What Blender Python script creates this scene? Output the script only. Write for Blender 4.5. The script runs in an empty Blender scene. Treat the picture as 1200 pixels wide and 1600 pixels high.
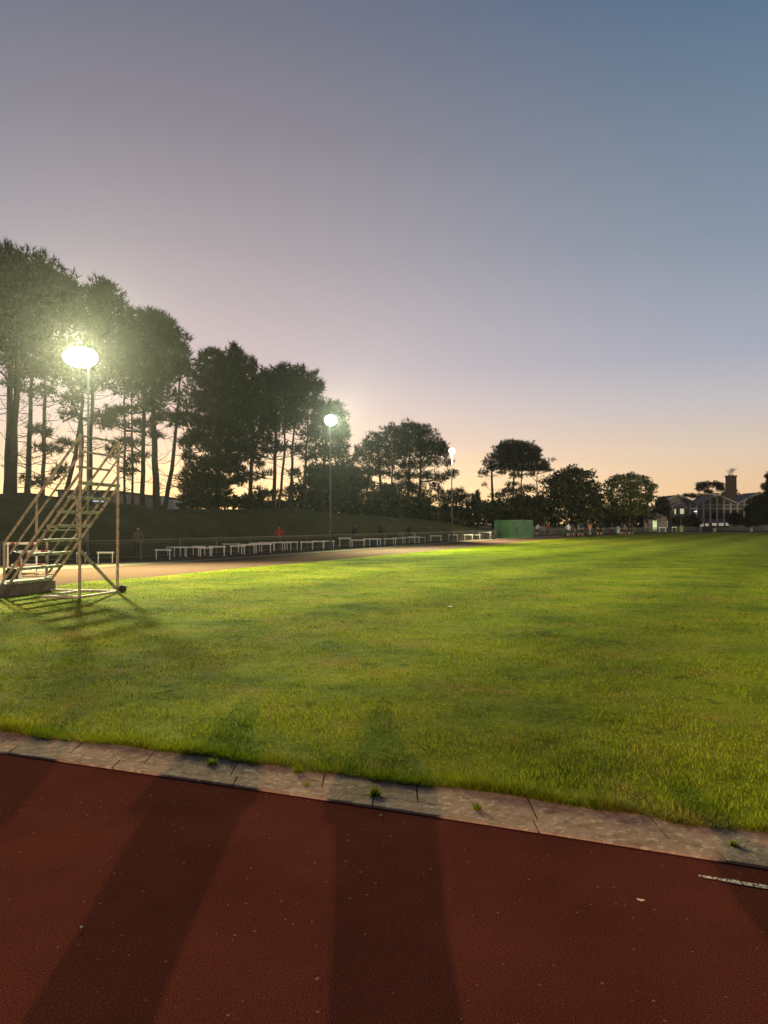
import bpy, bmesh, math, random
import numpy as np
from mathutils import Vector, Matrix
R = math.radians
rng = np.random.default_rng(7)
random.seed(7)
C = bpy.context.scene.collection
sc = bpy.context.scene

# ---------------------------------------------------------------- camera
CAMH, F, HOR = 1.7, 1200.0, 818.0
cam = bpy.data.cameras.new("camera"); co = bpy.data.objects.new("camera", cam); C.objects.link(co)
cam.sensor_fit = 'VERTICAL'; cam.angle_y = 2*math.atan(800/F); cam.clip_start = 0.05; cam.clip_end = 3000
PITCH = math.atan((HOR-800)/F)
co.location = (0, 0, CAMH); co.rotation_euler = (math.pi/2+PITCH, 0, 0)
sc.camera = co

# ---------------------------------------------------------------- world
def srgb(r, g, b):
    f = lambda c: (c/255/12.92) if c <= 10 else ((c/255+.055)/1.055)**2.4
    return (f(r), f(g), f(b), 1)
w = bpy.data.worlds.new("World"); sc.world = w; w.use_nodes = True
nt = w.node_tree; nt.nodes.clear()
def N(nt, t, **k):
    n = nt.nodes.new(t)
    for a, b in k.items(): setattr(n, a, b)
    return n
SUN_AZ = R(-15)      # afterglow, left of the view axis (+Y)
tc = N(nt, 'ShaderNodeTexCoord'); sx = N(nt, 'ShaderNodeSeparateXYZ'); nt.links.new(tc.outputs['Generated'], sx.inputs[0])
def ramp(nt, stops):
    r = N(nt, 'ShaderNodeValToRGB'); e = r.color_ramp.elements; r.color_ramp.interpolation = 'B_SPLINE' if False else 'LINEAR'
    e[0].position = stops[0][0]; e[0].color = stops[0][1]; e[1].position = stops[1][0]; e[1].color = stops[1][1]
    for p, c in stops[2:]:
        q = e.new(p); q.color = c
    return r
near = ramp(nt, [(0, (1.7,1.15,.42,1)), (.055, (1.3,.93,.52,1)), (.10, srgb(248,216,192)), (.15, srgb(226,203,197)),
                 (.20, srgb(202,186,190)), (.33, srgb(168,158,165)), (.45, srgb(138,132,143)), (.56, srgb(112,114,130)), (1, srgb(70,80,108))])
away = ramp(nt, [(0, srgb(226,180,134)), (.045, srgb(230,194,156)), (.09, srgb(218,196,176)), (.14, srgb(192,187,188)),
                 (.20, srgb(164,168,183)), (.33, srgb(130,144,162)), (.45, srgb(108,127,147)), (.56, srgb(80,108,137)), (1, srgb(46,66,100))])
# horizontal angle to the afterglow
def M(op, a, b=None, c=None, nt=nt):
    n = N(nt, 'ShaderNodeMath', operation=op)
    for i, v in enumerate((a, b, c)):
        if v is None: continue
        if isinstance(v, (int, float)): n.inputs[i].default_value = v
        else: nt.links.new(v, n.inputs[i])
    return n.outputs[0]
X, Y, Z = sx.outputs
hl = M('MAXIMUM', M('SQRT', M('ADD', M('MULTIPLY', X, X), M('MULTIPLY', Y, Y))), 1e-4)
ca = M('DIVIDE', M('ADD', M('MULTIPLY', X, math.sin(SUN_AZ)), M('MULTIPLY', Y, math.cos(SUN_AZ))), hl)
ang = M('ARCCOSINE', M('MINIMUM', M('MAXIMUM', ca, -1.0), 1.0))
fac = N(nt, 'ShaderNodeMapRange', interpolation_type='SMOOTHSTEP'); fac.inputs['From Min'].default_value = R(2); fac.inputs['From Max'].default_value = R(46)
nt.links.new(ang, fac.inputs['Value'])
Zc = M('MAXIMUM', Z, 0.0)
nt.links.new(Zc, near.inputs[0]); nt.links.new(Zc, away.inputs[0])
mx = N(nt, 'ShaderNodeMix', data_type='RGBA'); nt.links.new(fac.outputs[0], mx.inputs[0])
nt.links.new(near.outputs[0], mx.inputs[6]); nt.links.new(away.outputs[0], mx.inputs[7])
# the sky darkens away from the afterglow, behind the camera
dim = N(nt, 'ShaderNodeMapRange'); dim.inputs['From Min'].default_value = R(50); dim.inputs['From Max'].default_value = R(170)
dim.inputs['To Min'].default_value = 1.0; dim.inputs['To Max'].default_value = .45
nt.links.new(ang, dim.inputs['Value'])
mul = N(nt, 'ShaderNodeVectorMath', operation='SCALE'); nt.links.new(mx.outputs[2], mul.inputs[0]); nt.links.new(dim.outputs[0], mul.inputs['Scale'])
bg = N(nt, 'ShaderNodeBackground'); bg.inputs[1].default_value = 1.02; nt.links.new(mul.outputs[0], bg.inputs[0])
sky = N(nt, 'ShaderNodeTexSky', sky_type='NISHITA', sun_disc=False, sun_elevation=R(1.0), sun_rotation=SUN_AZ)
bg2 = N(nt, 'ShaderNodeBackground'); bg2.inputs[1].default_value = 0.012; nt.links.new(sky.outputs[0], bg2.inputs[0])
ad = N(nt, 'ShaderNodeAddShader'); nt.links.new(bg.outputs[0], ad.inputs[0]); nt.links.new(bg2.outputs[0], ad.inputs[1])
wo = N(nt, 'ShaderNodeOutputWorld'); nt.links.new(ad.outputs[0], wo.inputs[0])
sun = bpy.data.lights.new("sun", 'SUN'); sun.energy = 0.12; sun.angle = R(12); sun.color = (1, .75, .5)
so = bpy.data.objects.new("sun", sun); C.objects.link(so); so.rotation_euler = (R(88), 0, math.pi - SUN_AZ)
vs = sc.view_settings; vs.view_transform = 'Standard'; vs.look = 'None'; vs.exposure = 0; vs.gamma = 1; vs.use_curve_mapping = False

# floodlight powers (watts per mast) and colours; the side mast is an added fill
LAMP = {'stand': (62000, (.97, 1, .54)), 'middle': (50000, (.86, 1, .62)), 'far': (24000, (1, .93, .6)), 'behind': (36000, (1, .66, .38)), 'side': (110000, (1, .93, .62))}

# ---------------------------------------------------------------- pixel -> ground helpers (all things stand on the ground)
def G(px, py, z=0.0):
    """point of the ground plane z seen at pixel px,py of the photograph"""
    d = (CAMH-z)*F/(py-HOR)
    return Vector(((px-600)/F*d, d, z))
def W(px, py, d):
    return Vector(((px-600)/F*d, d, CAMH-(py-HOR)/F*d))

# ---------------------------------------------------------------- object helpers
def tag(o, label=None, cat=None, group=None, kind=None):
    if label: o['label'] = label
    if cat: o['category'] = cat
    if group: o['group'] = group
    if kind: o['kind'] = kind
    return o
def empty(name, loc, rz=0):
    o = bpy.data.objects.new(name, None); C.objects.link(o); o.location = loc; o.rotation_euler = (0, 0, rz); o.empty_display_size = .2
    return o
def link(name, me, parent=None):
    o = bpy.data.objects.new(name, me); C.objects.link(o)
    if parent is not None: o.parent = parent
    return o
def copy_tree(o, parent=None):
    c = o.copy(); C.objects.link(c)
    if parent is not None: c.parent = parent
    for ch in [x for x in o.children]: copy_tree(ch, c)
    return c
class MB:
    """collects shapes and links them as one mesh object (points given in the parent's local frame)"""
    def __init__(s): s.bm = bmesh.new(); s.mi = 0
    def _mark(s, f0):
        for f in s.bm.faces[f0:] if False else []: pass
    def hexa(s, p, mi=0):
        v = [s.bm.verts.new(q) for q in p]
        for a in ((0,3,2,1),(4,5,6,7),(0,1,5,4),(1,2,6,5),(2,3,7,6),(3,0,4,7)):
            f = s.bm.faces.new([v[i] for i in a]); f.material_index = mi
        return s
    def box(s, a, b, mi=0):
        (x0,y0,z0),(x1,y1,z1) = a, b
        return s.hexa([(x0,y0,z0),(x1,y0,z0),(x1,y1,z0),(x0,y1,z0),(x0,y0,z1),(x1,y0,z1),(x1,y1,z1),(x0,y1,z1)], mi)
    def bar(s, a, b, w, h=None, up=(0,0,1), mi=0):
        a = Vector(a); b = Vector(b); h = h or w; d = (b-a).normalized(); up = Vector(up)
        if abs(d.dot(up)) > .98: up = Vector((0,1,0))
        sd = d.cross(up).normalized()*(w/2); u = sd.cross(d).normalized()*(h/2)
        return s.hexa([a-sd-u, a+sd-u, b+sd-u, b-sd-u, a-sd+u, a+sd+u, b+sd+u, b-sd+u], mi)
    def tube(s, pts, rad, n=8, mi=0, cap=True):
        pts = [Vector(p) for p in pts]
        if not isinstance(rad, (list, tuple)): rad = [rad]*len(pts)
        rings = []; ref = Vector((1, 0, 0))
        for i, p in enumerate(pts):
            d = (pts[min(i+1, len(pts)-1)]-pts[max(i-1, 0)]).normalized()
            if abs(d.dot(ref)) > .9: ref = Vector((0, 1, 0))
            sd = d.cross(ref).normalized(); u = sd.cross(d).normalized()
            rings.append([s.bm.verts.new(p+(sd*math.cos(2*math.pi*k/n)+u*math.sin(2*math.pi*k/n))*rad[i]) for k in range(n)])
        for i in range(len(rings)-1):
            for k in range(n):
                f = s.bm.faces.new((rings[i][k], rings[i][(k+1)%n], rings[i+1][(k+1)%n], rings[i+1][k])); f.material_index = mi; f.smooth = True
        if cap:
            for r in (rings[0][::-1], rings[-1]):
                f = s.bm.faces.new(r); f.material_index = mi
        return s
    def lathe(s, prof, c=(0,0,0), n=20, mi=0):
        c = Vector(c); rings = []
        for r, z in prof:
            rings.append([s.bm.verts.new(c+Vector((max(r,1e-4)*math.cos(2*math.pi*k/n), max(r,1e-4)*math.sin(2*math.pi*k/n), z))) for k in range(n)])
        for i in range(len(rings)-1):
            for k in range(n):
                f = s.bm.faces.new((rings[i][k], rings[i][(k+1)%n], rings[i+1][(k+1)%n], rings[i+1][k])); f.material_index = mi; f.smooth = True
        s.bm.faces.new(rings[0][::-1]).material_index = mi; s.bm.faces.new(rings[-1]).material_index = mi
        return s
    def poly(s, pts, mi=0):
        f = s.bm.faces.new([s.bm.verts.new(p) for p in pts]); f.material_index = mi; return s
    def prism(s, pts, off, mi=0):
        off = Vector(off); a = [s.bm.verts.new(Vector(p)) for p in pts]; b = [s.bm.verts.new(Vector(p)+off) for p in pts]; n = len(a)
        s.bm.faces.new(a[::-1]).material_index = mi; s.bm.faces.new(b).material_index = mi
        for i in range(n): s.bm.faces.new((a[i], a[(i+1)%n], b[(i+1)%n], b[i])).material_index = mi
        return s
    def build(s, name, mats, parent=None, bevel=0):
        bmesh.ops.recalc_face_normals(s.bm, faces=s.bm.faces)
        me = bpy.data.meshes.new(name); s.bm.to_mesh(me); s.bm.free()
        for m in (mats if isinstance(mats, (list, tuple)) else [mats]): me.materials.append(m)
        o = link(name, me, parent)
        if bevel:
            md = o.modifiers.new('bevel', 'BEVEL'); md.width = bevel; md.segments = 2; md.limit_method = 'ANGLE'
        return o
def np_mesh(name, verts, faces, mats, nper, parent=None, smooth=False):
    """verts (n,3), faces flat index array with nper corners each"""
    me = bpy.data.meshes.new(name); verts = np.ascontiguousarray(verts, dtype=np.float32)
    nf = len(faces)//nper
    me.vertices.add(len(verts)); me.vertices.foreach_set('co', verts.ravel())
    me.loops.add(len(faces)); me.loops.foreach_set('vertex_index', np.ascontiguousarray(faces, dtype=np.int32))
    me.polygons.add(nf); me.polygons.foreach_set('loop_start', np.arange(0, nf*nper, nper, dtype=np.int32))
    me.update(calc_edges=True)
    for m in mats: me.materials.append(m)
    return link(name, me, parent)

# ---------------------------------------------------------------- materials
def mat(name, col, rough=.7, var=0., vscale=3., bump=0., bscale=40., metal=0., col2=None, thr=None, spec=.3, emis=None, estr=0):
    m = bpy.data.materials.new(name); m.use_nodes = True; t = m.node_tree; b = t.nodes['Principled BSDF']
    b.inputs['Roughness'].default_value = rough; b.inputs['Metallic'].default_value = metal
    b.inputs['Specular IOR Level'].default_value = spec
    c = (*col, 1)
    geo = N(t, 'ShaderNodeTexCoord')
    if col2 is not None or var:
        n = N(t, 'ShaderNodeTexNoise'); n.inputs['Scale'].default_value = vscale; n.inputs['Detail'].default_value = 8; n.inputs['Roughness'].default_value = .65
        t.links.new(geo.outputs['Object'], n.inputs['Vector'])
        lo, hi = thr or (.35, .65)
        c2 = (*(col2 if col2 is not None else tuple(x*(1-var) for x in col)), 1)
        c1 = c if col2 is not None else tuple(min(1, x*(1+var)) for x in col)+(1,)
        r = ramp(t, [(lo, c1), (hi, c2)]); t.links.new(n.outputs[0], r.inputs[0]); t.links.new(r.outputs[0], b.inputs['Base Color'])
    else: b.inputs['Base Color'].default_value = c
    if bump:
        n2 = N(t, 'ShaderNodeTexNoise'); n2.inputs['Scale'].default_value = bscale; n2.inputs['Detail'].default_value = 6
        t.links.new(geo.outputs['Object'], n2.inputs['Vector'])
        bp = N(t, 'ShaderNodeBump'); bp.inputs['Strength'].default_value = bump; bp.inputs['Distance'].default_value = .02
        t.links.new(n2.outputs[0], bp.inputs['Height']); t.links.new(bp.outputs[0], b.inputs['Normal'])
    if emis:
        b.inputs['Emission Color'].default_value = (*emis, 1); b.inputs['Emission Strength'].default_value = estr
    return m
MT = {}
MT['rail'] = mat('weathered_lamplit_paint', (.36,.285,.23), .7, col2=(.13,.085,.06), thr=(.50,.62), vscale=9, bump=.3)  # off-white paint with rust; the lamp's warm salmon tint is put into its colour
MT['tread'] = mat('mossy_plank_paint', (.36,.38,.30), .8, col2=(.13,.13,.08), thr=(.42,.6), vscale=7, bump=.6)
MT['baseframe'] = mat('worn_base_paint', (.52,.47,.38), .7, col2=(.25,.18,.12), thr=(.5,.6), vscale=6)
MT['concrete'] = mat('old_concrete', (.16,.14,.12), .9, col2=(.07,.065,.05), thr=(.4,.62), vscale=5, bump=.8, bscale=25)
MT['rubber'] = mat('black_rubber', (.015,.015,.015), .6)
MT['white'] = mat('hurdle_white', (.78,.78,.74), .55, var=.12, vscale=4)
MT['red'] = mat('hurdle_red', (.38,.05,.04), .6)
MT['darkmetal'] = mat('dark_base_steel', (.06,.06,.06), .5, metal=.3)
MT['galv'] = mat('galvanised_steel', (.12,.12,.11), .55, var=.15, vscale=6, metal=.3)
MT['fence'] = mat('fence_wire', (.10,.095,.08), .6, metal=.2)
MT['fencerail'] = mat('fence_rail', (.16,.15,.13), .6, metal=.2)
MT['lampbody'] = mat('lamp_housing', (.05,.05,.05), .5)
MT['bark'] = mat('pine_bark', (.055,.042,.032), .95, col2=(.03,.024,.018), thr=(.4,.6), vscale=4, bump=.8, bscale=12)
MT['bin'] = mat('bin_plastic', (.42,.5,.42), .5)
MT['bindark'] = mat('bin_opening', (.01,.01,.01), .7)
MT['blackcloth'] = mat('black_nylon', (.012,.012,.014), .8)
def emit(name, col, s):
    m = bpy.data.materials.new(name); m.use_nodes = True; b = m.node_tree.nodes['Principled BSDF']
    b.inputs['Base Color'].default_value = (.8,.8,.8,1); b.inputs['Emission Color'].default_value = (*col, 1); b.inputs['Emission Strength'].default_value = s
    return m
MT['lens_cool'] = emit('lamp_lens_cool', (.8, 1, .92), 60)
MT['lens_warm'] = emit('lamp_lens_warm', (1, .86, .5), 30)

# grass colour, shared between blades and the turf below (world position)
def grass_colour(t, mulv=1.0, island=False):
    g = N(t, 'ShaderNodeNewGeometry'); L = t.links.new
    def noise(s, det=5, sc=(1,1,1), rough=.6):
        mp = N(t, 'ShaderNodeMapping'); mp.inputs['Scale'].default_value = sc; L(g.outputs['Position'], mp.inputs[0])
        n = N(t, 'ShaderNodeTexNoise'); n.inputs['Scale'].default_value = s; n.inputs['Detail'].default_value = det; n.inputs['Roughness'].default_value = rough
        L(mp.outputs[0], n.inputs['Vector']); return n.outputs[0]
    a = ramp(t, [(.30, (.072,.102,.007,1)), (.46, (.145,.174,.006,1)), (.58, (.196,.210,.008,1)), (.75, (.26,.225,.020,1))]); L(noise(.55, 7), a.inputs[0])
    br = ramp(t, [(.52, (0,0,0,1)), (.66, (1,1,1,1))]); L(noise(.9, 8, (1,.8,1), .7), br.inputs[0])
    m1 = N(t, 'ShaderNodeMix', data_type='RGBA'); L(M('MULTIPLY', br.outputs[0], .5, nt=t), m1.inputs[0]); L(a.outputs[0], m1.inputs[6]); m1.inputs[7].default_value = (.30,.175,.05,1)
    dk = ramp(t, [(.57, (1,1,1,1)), (.66, (.40,.50,.45,1))]); L(noise(1.7, 6, (1,1,1), .75), dk.inputs[0])
    m2 = N(t, 'ShaderNodeMix', data_type='RGBA', blend_type='MULTIPLY'); m2.inputs[0].default_value = 1; L(m1.outputs[2], m2.inputs[6]); L(dk.outputs[0], m2.inputs[7])
    # faint mowing passes
    sp = N(t, 'ShaderNodeSeparateXYZ'); L(g.outputs['Position'], sp.inputs[0])
    ph = M('ADD', M('ADD', M('MULTIPLY', sp.outputs[0], .93, nt=t), M('MULTIPLY', sp.outputs[1], -.52, nt=t), nt=t), M('MULTIPLY', noise(.12, 2), 2.5, nt=t), nt=t)
    st = M('MULTIPLY_ADD', M('SINE', M('MULTIPLY', ph, 1.25, nt=t), nt=t), .15, .97, nt=t)
    fin = M('MULTIPLY_ADD', noise(60, 4), .9, .55, nt=t)
    k = M('MULTIPLY', M('MULTIPLY', st, fin, nt=t), mulv, nt=t)
    if island:
        k = M('MULTIPLY', M('MULTIPLY', st, mulv, nt=t), M('MULTIPLY_ADD', M('POWER', g.outputs['Random Per Island'], 1.6, nt=t), 1.7, .35, nt=t), nt=t)
    vm = N(t, 'ShaderNodeVectorMath', operation='SCALE'); L(m2.outputs[2], vm.inputs[0]); L(k, vm.inputs['Scale'])
    return vm.outputs[0], noise
def make_turf():
    m = bpy.data.materials.new('turf'); m.use_nodes = True; t = m.node_tree; b = t.nodes['Principled BSDF']
    c, noise = grass_colour(t, .95); t.links.new(c, b.inputs['Base Color']); b.inputs['Roughness'].default_value = 1; b.inputs['Specular IOR Level'].default_value = .05
    bp = N(t, 'ShaderNodeBump'); bp.inputs['Strength'].default_value = .9; bp.inputs['Distance'].default_value = .05
    h = M('ADD', noise(30, 5, (1,1,1), .7), M('MULTIPLY', noise(2.5, 4), 2.5, nt=t), nt=t)
    t.links.new(h, bp.inputs['Height']); t.links.new(bp.outputs[0], b.inputs['Normal']); return m
def make_blade(name='grass_blade', mulv=1.0):
    m = bpy.data.materials.new(name); m.use_nodes = True; t = m.node_tree; b = t.nodes['Principled BSDF']
    c, _ = grass_colour(t, mulv, True); t.links.new(c, b.inputs['Base Color']); b.inputs['Roughness'].default_value = .7; b.inputs['Specular IOR Level'].default_value = .15
    tr = N(t, 'ShaderNodeBsdfTranslucent'); t.links.new(c, tr.inputs[0])
    ms = N(t, 'ShaderNodeMixShader'); ms.inputs[0].default_value = .42
    t.links.new(b.outputs[0], ms.inputs[1]); t.links.new(tr.outputs[0], ms.inputs[2]); t.links.new(ms.outputs[0], t.nodes['Material Output'].inputs[0]); return m
MT['turf'] = make_turf(); MT['blade'] = make_blade()
def make_track():
    m = bpy.data.materials.new('red_rubber_track'); m.use_nodes = True; t = m.node_tree; b = t.nodes['Principled BSDF']; L = t.links.new
    g = N(t, 'ShaderNodeNewGeometry')
    def noise(s, det=3, rough=.6):
        n = N(t, 'ShaderNodeTexNoise'); n.inputs['Scale'].default_value = s; n.inputs['Detail'].default_value = det; n.inputs['Roughness'].default_value = rough
        L(g.outputs['Position'], n.inputs['Vector']); return n.outputs[0]
    a = ramp(t, [(.35, (.064,.0165,.0125,1)), (.65, (.092,.0235,.0168,1))]); L(noise(.9, 6), a.inputs[0])
    # the track turns paler and browner towards the far straight
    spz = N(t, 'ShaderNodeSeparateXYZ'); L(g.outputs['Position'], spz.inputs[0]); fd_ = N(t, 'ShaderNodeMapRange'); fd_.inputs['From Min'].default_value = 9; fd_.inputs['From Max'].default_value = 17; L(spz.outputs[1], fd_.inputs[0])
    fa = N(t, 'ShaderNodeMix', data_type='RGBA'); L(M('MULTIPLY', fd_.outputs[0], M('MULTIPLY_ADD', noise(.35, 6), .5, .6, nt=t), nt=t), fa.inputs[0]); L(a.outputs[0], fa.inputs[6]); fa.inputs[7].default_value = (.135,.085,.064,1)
    gr = ramp(t, [(.36, (.35,.35,.38,1)), (.5, (1,1,1,1)), (.66, (1.9,1.8,1.6,1))]); L(noise(160, 3, .7), gr.inputs[0])
    m1 = N(t, 'ShaderNodeMix', data_type='RGBA', blend_type='MULTIPLY'); m1.inputs[0].default_value = 1; L(fa.outputs[2], m1.inputs[6]); L(gr.outputs[0], m1.inputs[7])
    # scattered pale granules
    v = N(t, 'ShaderNodeTexVoronoi'); v.inputs['Scale'].default_value = 26; L(g.outputs['Position'], v.inputs['Vector'])
    sepc = N(t, 'ShaderNodeSeparateColor'); L(v.outputs['Color'], sepc.inputs[0])
    rad = M('MULTIPLY', M('MAXIMUM', M('SUBTRACT', sepc.outputs[0], .66, nt=t), 0., nt=t), .5, nt=t)
    dot = M('LESS_THAN', v.outputs['Distance'], rad, nt=t)
    m2 = N(t, 'ShaderNodeMix', data_type='RGBA'); L(M('MULTIPLY', dot, .5, nt=t), m2.inputs[0]); L(m1.outputs[2], m2.inputs[6]); m2.inputs[7].default_value = (.26,.17,.12,1)
    L(m2.outputs[2], b.inputs['Base Color']); b.inputs['Roughness'].default_value = 1; b.inputs['Specular IOR Level'].default_value = .0
    bp = N(t, 'ShaderNodeBump'); bp.inputs['Strength'].default_value = .7; bp.inputs['Distance'].default_value = .004
    L(noise(170, 3), bp.inputs['Height']); L(bp.outputs[0], b.inputs['Normal']); return m
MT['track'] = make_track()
def make_kerb():
    m = bpy.data.materials.new('lichened_concrete'); m.use_nodes = True; t = m.node_tree; b = t.nodes['Principled BSDF']; L = t.links.new
    g = N(t, 'ShaderNodeNewGeometry')
    def noise(s, det=6, rough=.65):
        n = N(t, 'ShaderNodeTexNoise'); n.inputs['Scale'].default_value = s; n.inputs['Detail'].default_value = det; n.inputs['Roughness'].default_value = rough
        L(g.outputs['Position'], n.inputs['Vector']); return n.outputs[0]
    a = ramp(t, [(.3, (.20,.125,.092,1)), (.5, (.30,.195,.145,1)), (.68, (.38,.255,.19,1))]); L(noise(4, 9, .75), a.inputs[0])
    dk = ramp(t, [(.5, (1,1,1,1)), (.66, (.62,.60,.58,1))]); L(noise(11, 8, .75), dk.inputs[0])
    m1 = N(t, 'ShaderNodeMix', data_type='RGBA', blend_type='MULTIPLY'); m1.inputs[0].default_value = 1; L(a.outputs[0], m1.inputs[6]); L(dk.outputs[0], m1.inputs[7])
    li = ramp(t, [(.57, (0,0,0,1)), (.60, (1,1,1,1))]); L(noise(21, 5, .6), li.inputs[0])
    m2 = N(t, 'ShaderNodeMix', data_type='RGBA'); L(M('MULTIPLY', li.outputs[0], .7, nt=t), m2.inputs[0]); L(m1.outputs[2], m2.inputs[6]); m2.inputs[7].default_value = (.44,.34,.25,1)
    L(m2.outputs[2], b.inputs['Base Color']); b.inputs['Roughness'].default_value = 1; b.inputs['Specular IOR Level'].default_value = 0
    bp = N(t, 'ShaderNodeBump'); bp.inputs['Strength'].default_value = .9; bp.inputs['Distance'].default_value = .012
    L(M('ADD', noise(22, 8, .7), M('MULTIPLY', noise(5, 5), 1.5, nt=t), nt=t), bp.inputs['Height']); L(bp.outputs[0], b.inputs['Normal']); return m
MT['kerb'] = make_kerb()
MT['bank'] = mat('bank_grass', (.046,.050,.020), 1, col2=(.088,.074,.032), thr=(.35,.65), vscale=.6, bump=1, bscale=5, spec=.05)
MT['ground'] = mat('far_ground', (.06,.06,.025), 1, col2=(.09,.075,.04), vscale=.15, spec=.05)
MT['apron'] = mat('sandy_strip', (.26,.22,.14), .95, col2=(.15,.09,.06), thr=(.5,.68), vscale=1.3, spec=.05)
def leafmat(name, col, var=.45, trans=.25):
    m = bpy.data.materials.new(name); m.use_nodes = True; t = m.node_tree; b = t.nodes['Principled BSDF']; L = t.links.new
    g = N(t, 'ShaderNodeNewGeometry'); n = N(t, 'ShaderNodeTexNoise'); n.inputs['Scale'].default_value = .5; L(g.outputs['Position'], n.inputs['Vector'])
    k = M('MULTIPLY', M('MULTIPLY_ADD', g.outputs['Random Per Island'], 2*var, 1-var, nt=t), M('MULTIPLY_ADD', n.outputs[0], 1.2, .4, nt=t), nt=t)
    vm = N(t, 'ShaderNodeVectorMath', operation='SCALE'); vm.inputs[0].default_value = col; L(k, vm.inputs['Scale']); L(vm.outputs[0], b.inputs['Base Color'])
    b.inputs['Roughness'].default_value = .8; b.inputs['Specular IOR Level'].default_value = .1
    tr = N(t, 'ShaderNodeBsdfTranslucent'); L(vm.outputs[0], tr.inputs[0]); ms = N(t, 'ShaderNodeMixShader'); ms.inputs[0].default_value = trans
    L(b.outputs[0], ms.inputs[1]); L(tr.outputs[0], ms.inputs[2]); L(ms.outputs[0], t.nodes['Material Output'].inputs[0]); return m
MT['needle'] = leafmat('pine_needles', (.028,.034,.018)); MT['leaf'] = leafmat('broad_leaves', (.055,.062,.025)); MT['leaf_lamplit'] = leafmat('lamplit_leaves', (.10,.12,.035))  # the palest leaf colour has lamplight on one tree painted in
MT['shrub'] = leafmat('shrub_leaves', (.05,.05,.024))

# ---------------------------------------------------------------- ground, track, infield
MB().poly([(-1500,-1500,-.03),(1500,-1500,-.03),(1500,1500,-.03),(-1500,1500,-.03)]).build('ground', MT['ground'])['kind'] = 'structure'
FENCE = [G(-420,905), G(-150,890), G(0,881), G(140,876), G(220,873), G(300,868), G(390,863), G(480,858), G(600,851), G(720,844), G(775,841), G(840,836.6),
         G(900,834.2), G(1000,831.7), G(1100,830.2), G(1200,829.4), G(1420,828.6)]
tr = [Vector((p.x, p.y, 0)) for p in FENCE] + [Vector((170,20,0)), Vector((60,-60,0)), Vector((-60,-60,0)), Vector((-60,10,0))]
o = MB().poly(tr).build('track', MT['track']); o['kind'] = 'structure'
# kerb: front and back edges of the slabs (real ground metres), grass beyond
def kline(x, o): # line of the kerb, o metres towards the field
    return Vector((x, 4.565-.408*x + .03*math.cos(x*.7) + o*1.08, 0))
# infield outline
edge = [G(130,909), G(185,905.5), G(240,901.5), G(268,899), G(360,889.5), G(480,879), G(600,867.5), G(720,857), G(800,848.3), G(870,841.6), G(900,839), G(950,836.4), G(1010,834.4), G(1100,833), G(1200,832.2)]
infield = [kline(x, .43) for x in (-9.5,-6,-4,-3,-2,-1,0,1,2,3,4,6,10,20,60)]
infield = [Vector((-11.5,10.5,0)), Vector((-10.4,9.3,0))] + infield + [Vector((110,-10,0)), Vector((120,80,0)), Vector((100,135,0))] + edge[::-1] + [Vector((-8.9,20.4,0)), Vector((-9.2,19.0,0)), Vector((-11.6,18.6,0)), Vector((-12.8,15,0))]
o = MB().poly([(p.x, p.y, .010) for p in infield]).build('infield', MT['turf']); o['kind'] = 'structure'
# sandy strips outside the track's outer lane
def strip(pts_a, pts_b, name):
    m = MB(); 
    for i in range(len(pts_a)-1):
        m.poly([(pts_a[i].x,pts_a[i].y,.005),(pts_a[i+1].x,pts_a[i+1].y,.005),(pts_b[i+1].x,pts_b[i+1].y,.005),(pts_b[i].x,pts_b[i].y,.005)])
    o = m.build(name, MT['apron']); o['kind'] = 'structure'; return o
strip([G(-200,908),G(0,896),G(90,890),G(180,884.5),G(250,880.5),G(330,875)], [G(-200,899),G(0,888),G(90,884),G(180,879.5),G(250,877.6),G(330,874)], 'path')
strip([G(330,875),G(480,864.8),G(600,856.2),G(700,848.6)], [G(330,874),G(480,862.5),G(600,854),G(700,846.8)], 'path')
strip([G(700,848),G(770,843.6),G(830,840.2),G(880,838.2)], [G(700,846),G(770,841.8),G(830,838.6),G(880,837)], 'path')
strip([G(1000,833.6),G(1100,832.6),G(1200,831.8),G(1500,831)], [G(1000,832.9),G(1100,831.9),G(1200,831.1),G(1500,830.4)], 'path')

# kerb slabs
def slab(m, x0, x1, o0, o1, h, tilt):
    a = kline(x0, o0); b = kline(x1, o0); c = kline(x1, o1); d = kline(x0, o1); z = h+tilt
    e = .002
    m.hexa([(a.x,a.y,-.05),(b.x,b.y,-.05),(c.x,c.y,-.05),(d.x,d.y,-.05),(a.x+e,a.y+e,h+random.uniform(-.002,.002)),(b.x-e,b.y+e,h+random.uniform(-.002,.002)),(c.x-e,c.y,z),(d.x+e,d.y,z)])
m = MB(); xk = [-9.3+k*.8 for k in range(42)]      # mortar bed showing in the joints
for x0_, x1_ in zip(xk, xk[1:]):
    for oa, ob, zz in ((.006,.15,.0095),(.152,.465,.012)):
        a, b, c, d = kline(x0_,oa), kline(x1_,oa), kline(x1_,ob), kline(x0_,ob); m.poly([(a.x,a.y,zz),(b.x,b.y,zz),(c.x,c.y,zz),(d.x,d.y,zz)])
m.build('mortar', mat('dirty_mortar', (.15,.10,.07), 1, col2=(.03,.022,.015), vscale=12, spec=0))['kind'] = 'structure'
m = MB(); x = -9.3
for i in range(60):
    L = .63+random.uniform(-.03,.05); slab(m, x, x+L-.004, .15, .47, .014, random.uniform(.006,.012)); x += L
    if x > 24: break
m.hexa([(-9.3,kline(-9.3,.01).y,-.05),(24,kline(24,.01).y,-.05),(24,kline(24,.15).y,-.05),(-9.3,kline(-9.3,.15).y,-.05),(-9.3,kline(-9.3,.01).y,.012),(24,kline(24,.01).y,.012),(24,kline(24,.15).y,.012),(-9.3,kline(-9.3,.15).y,.012)]) if False else None
x = -9.1
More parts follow.
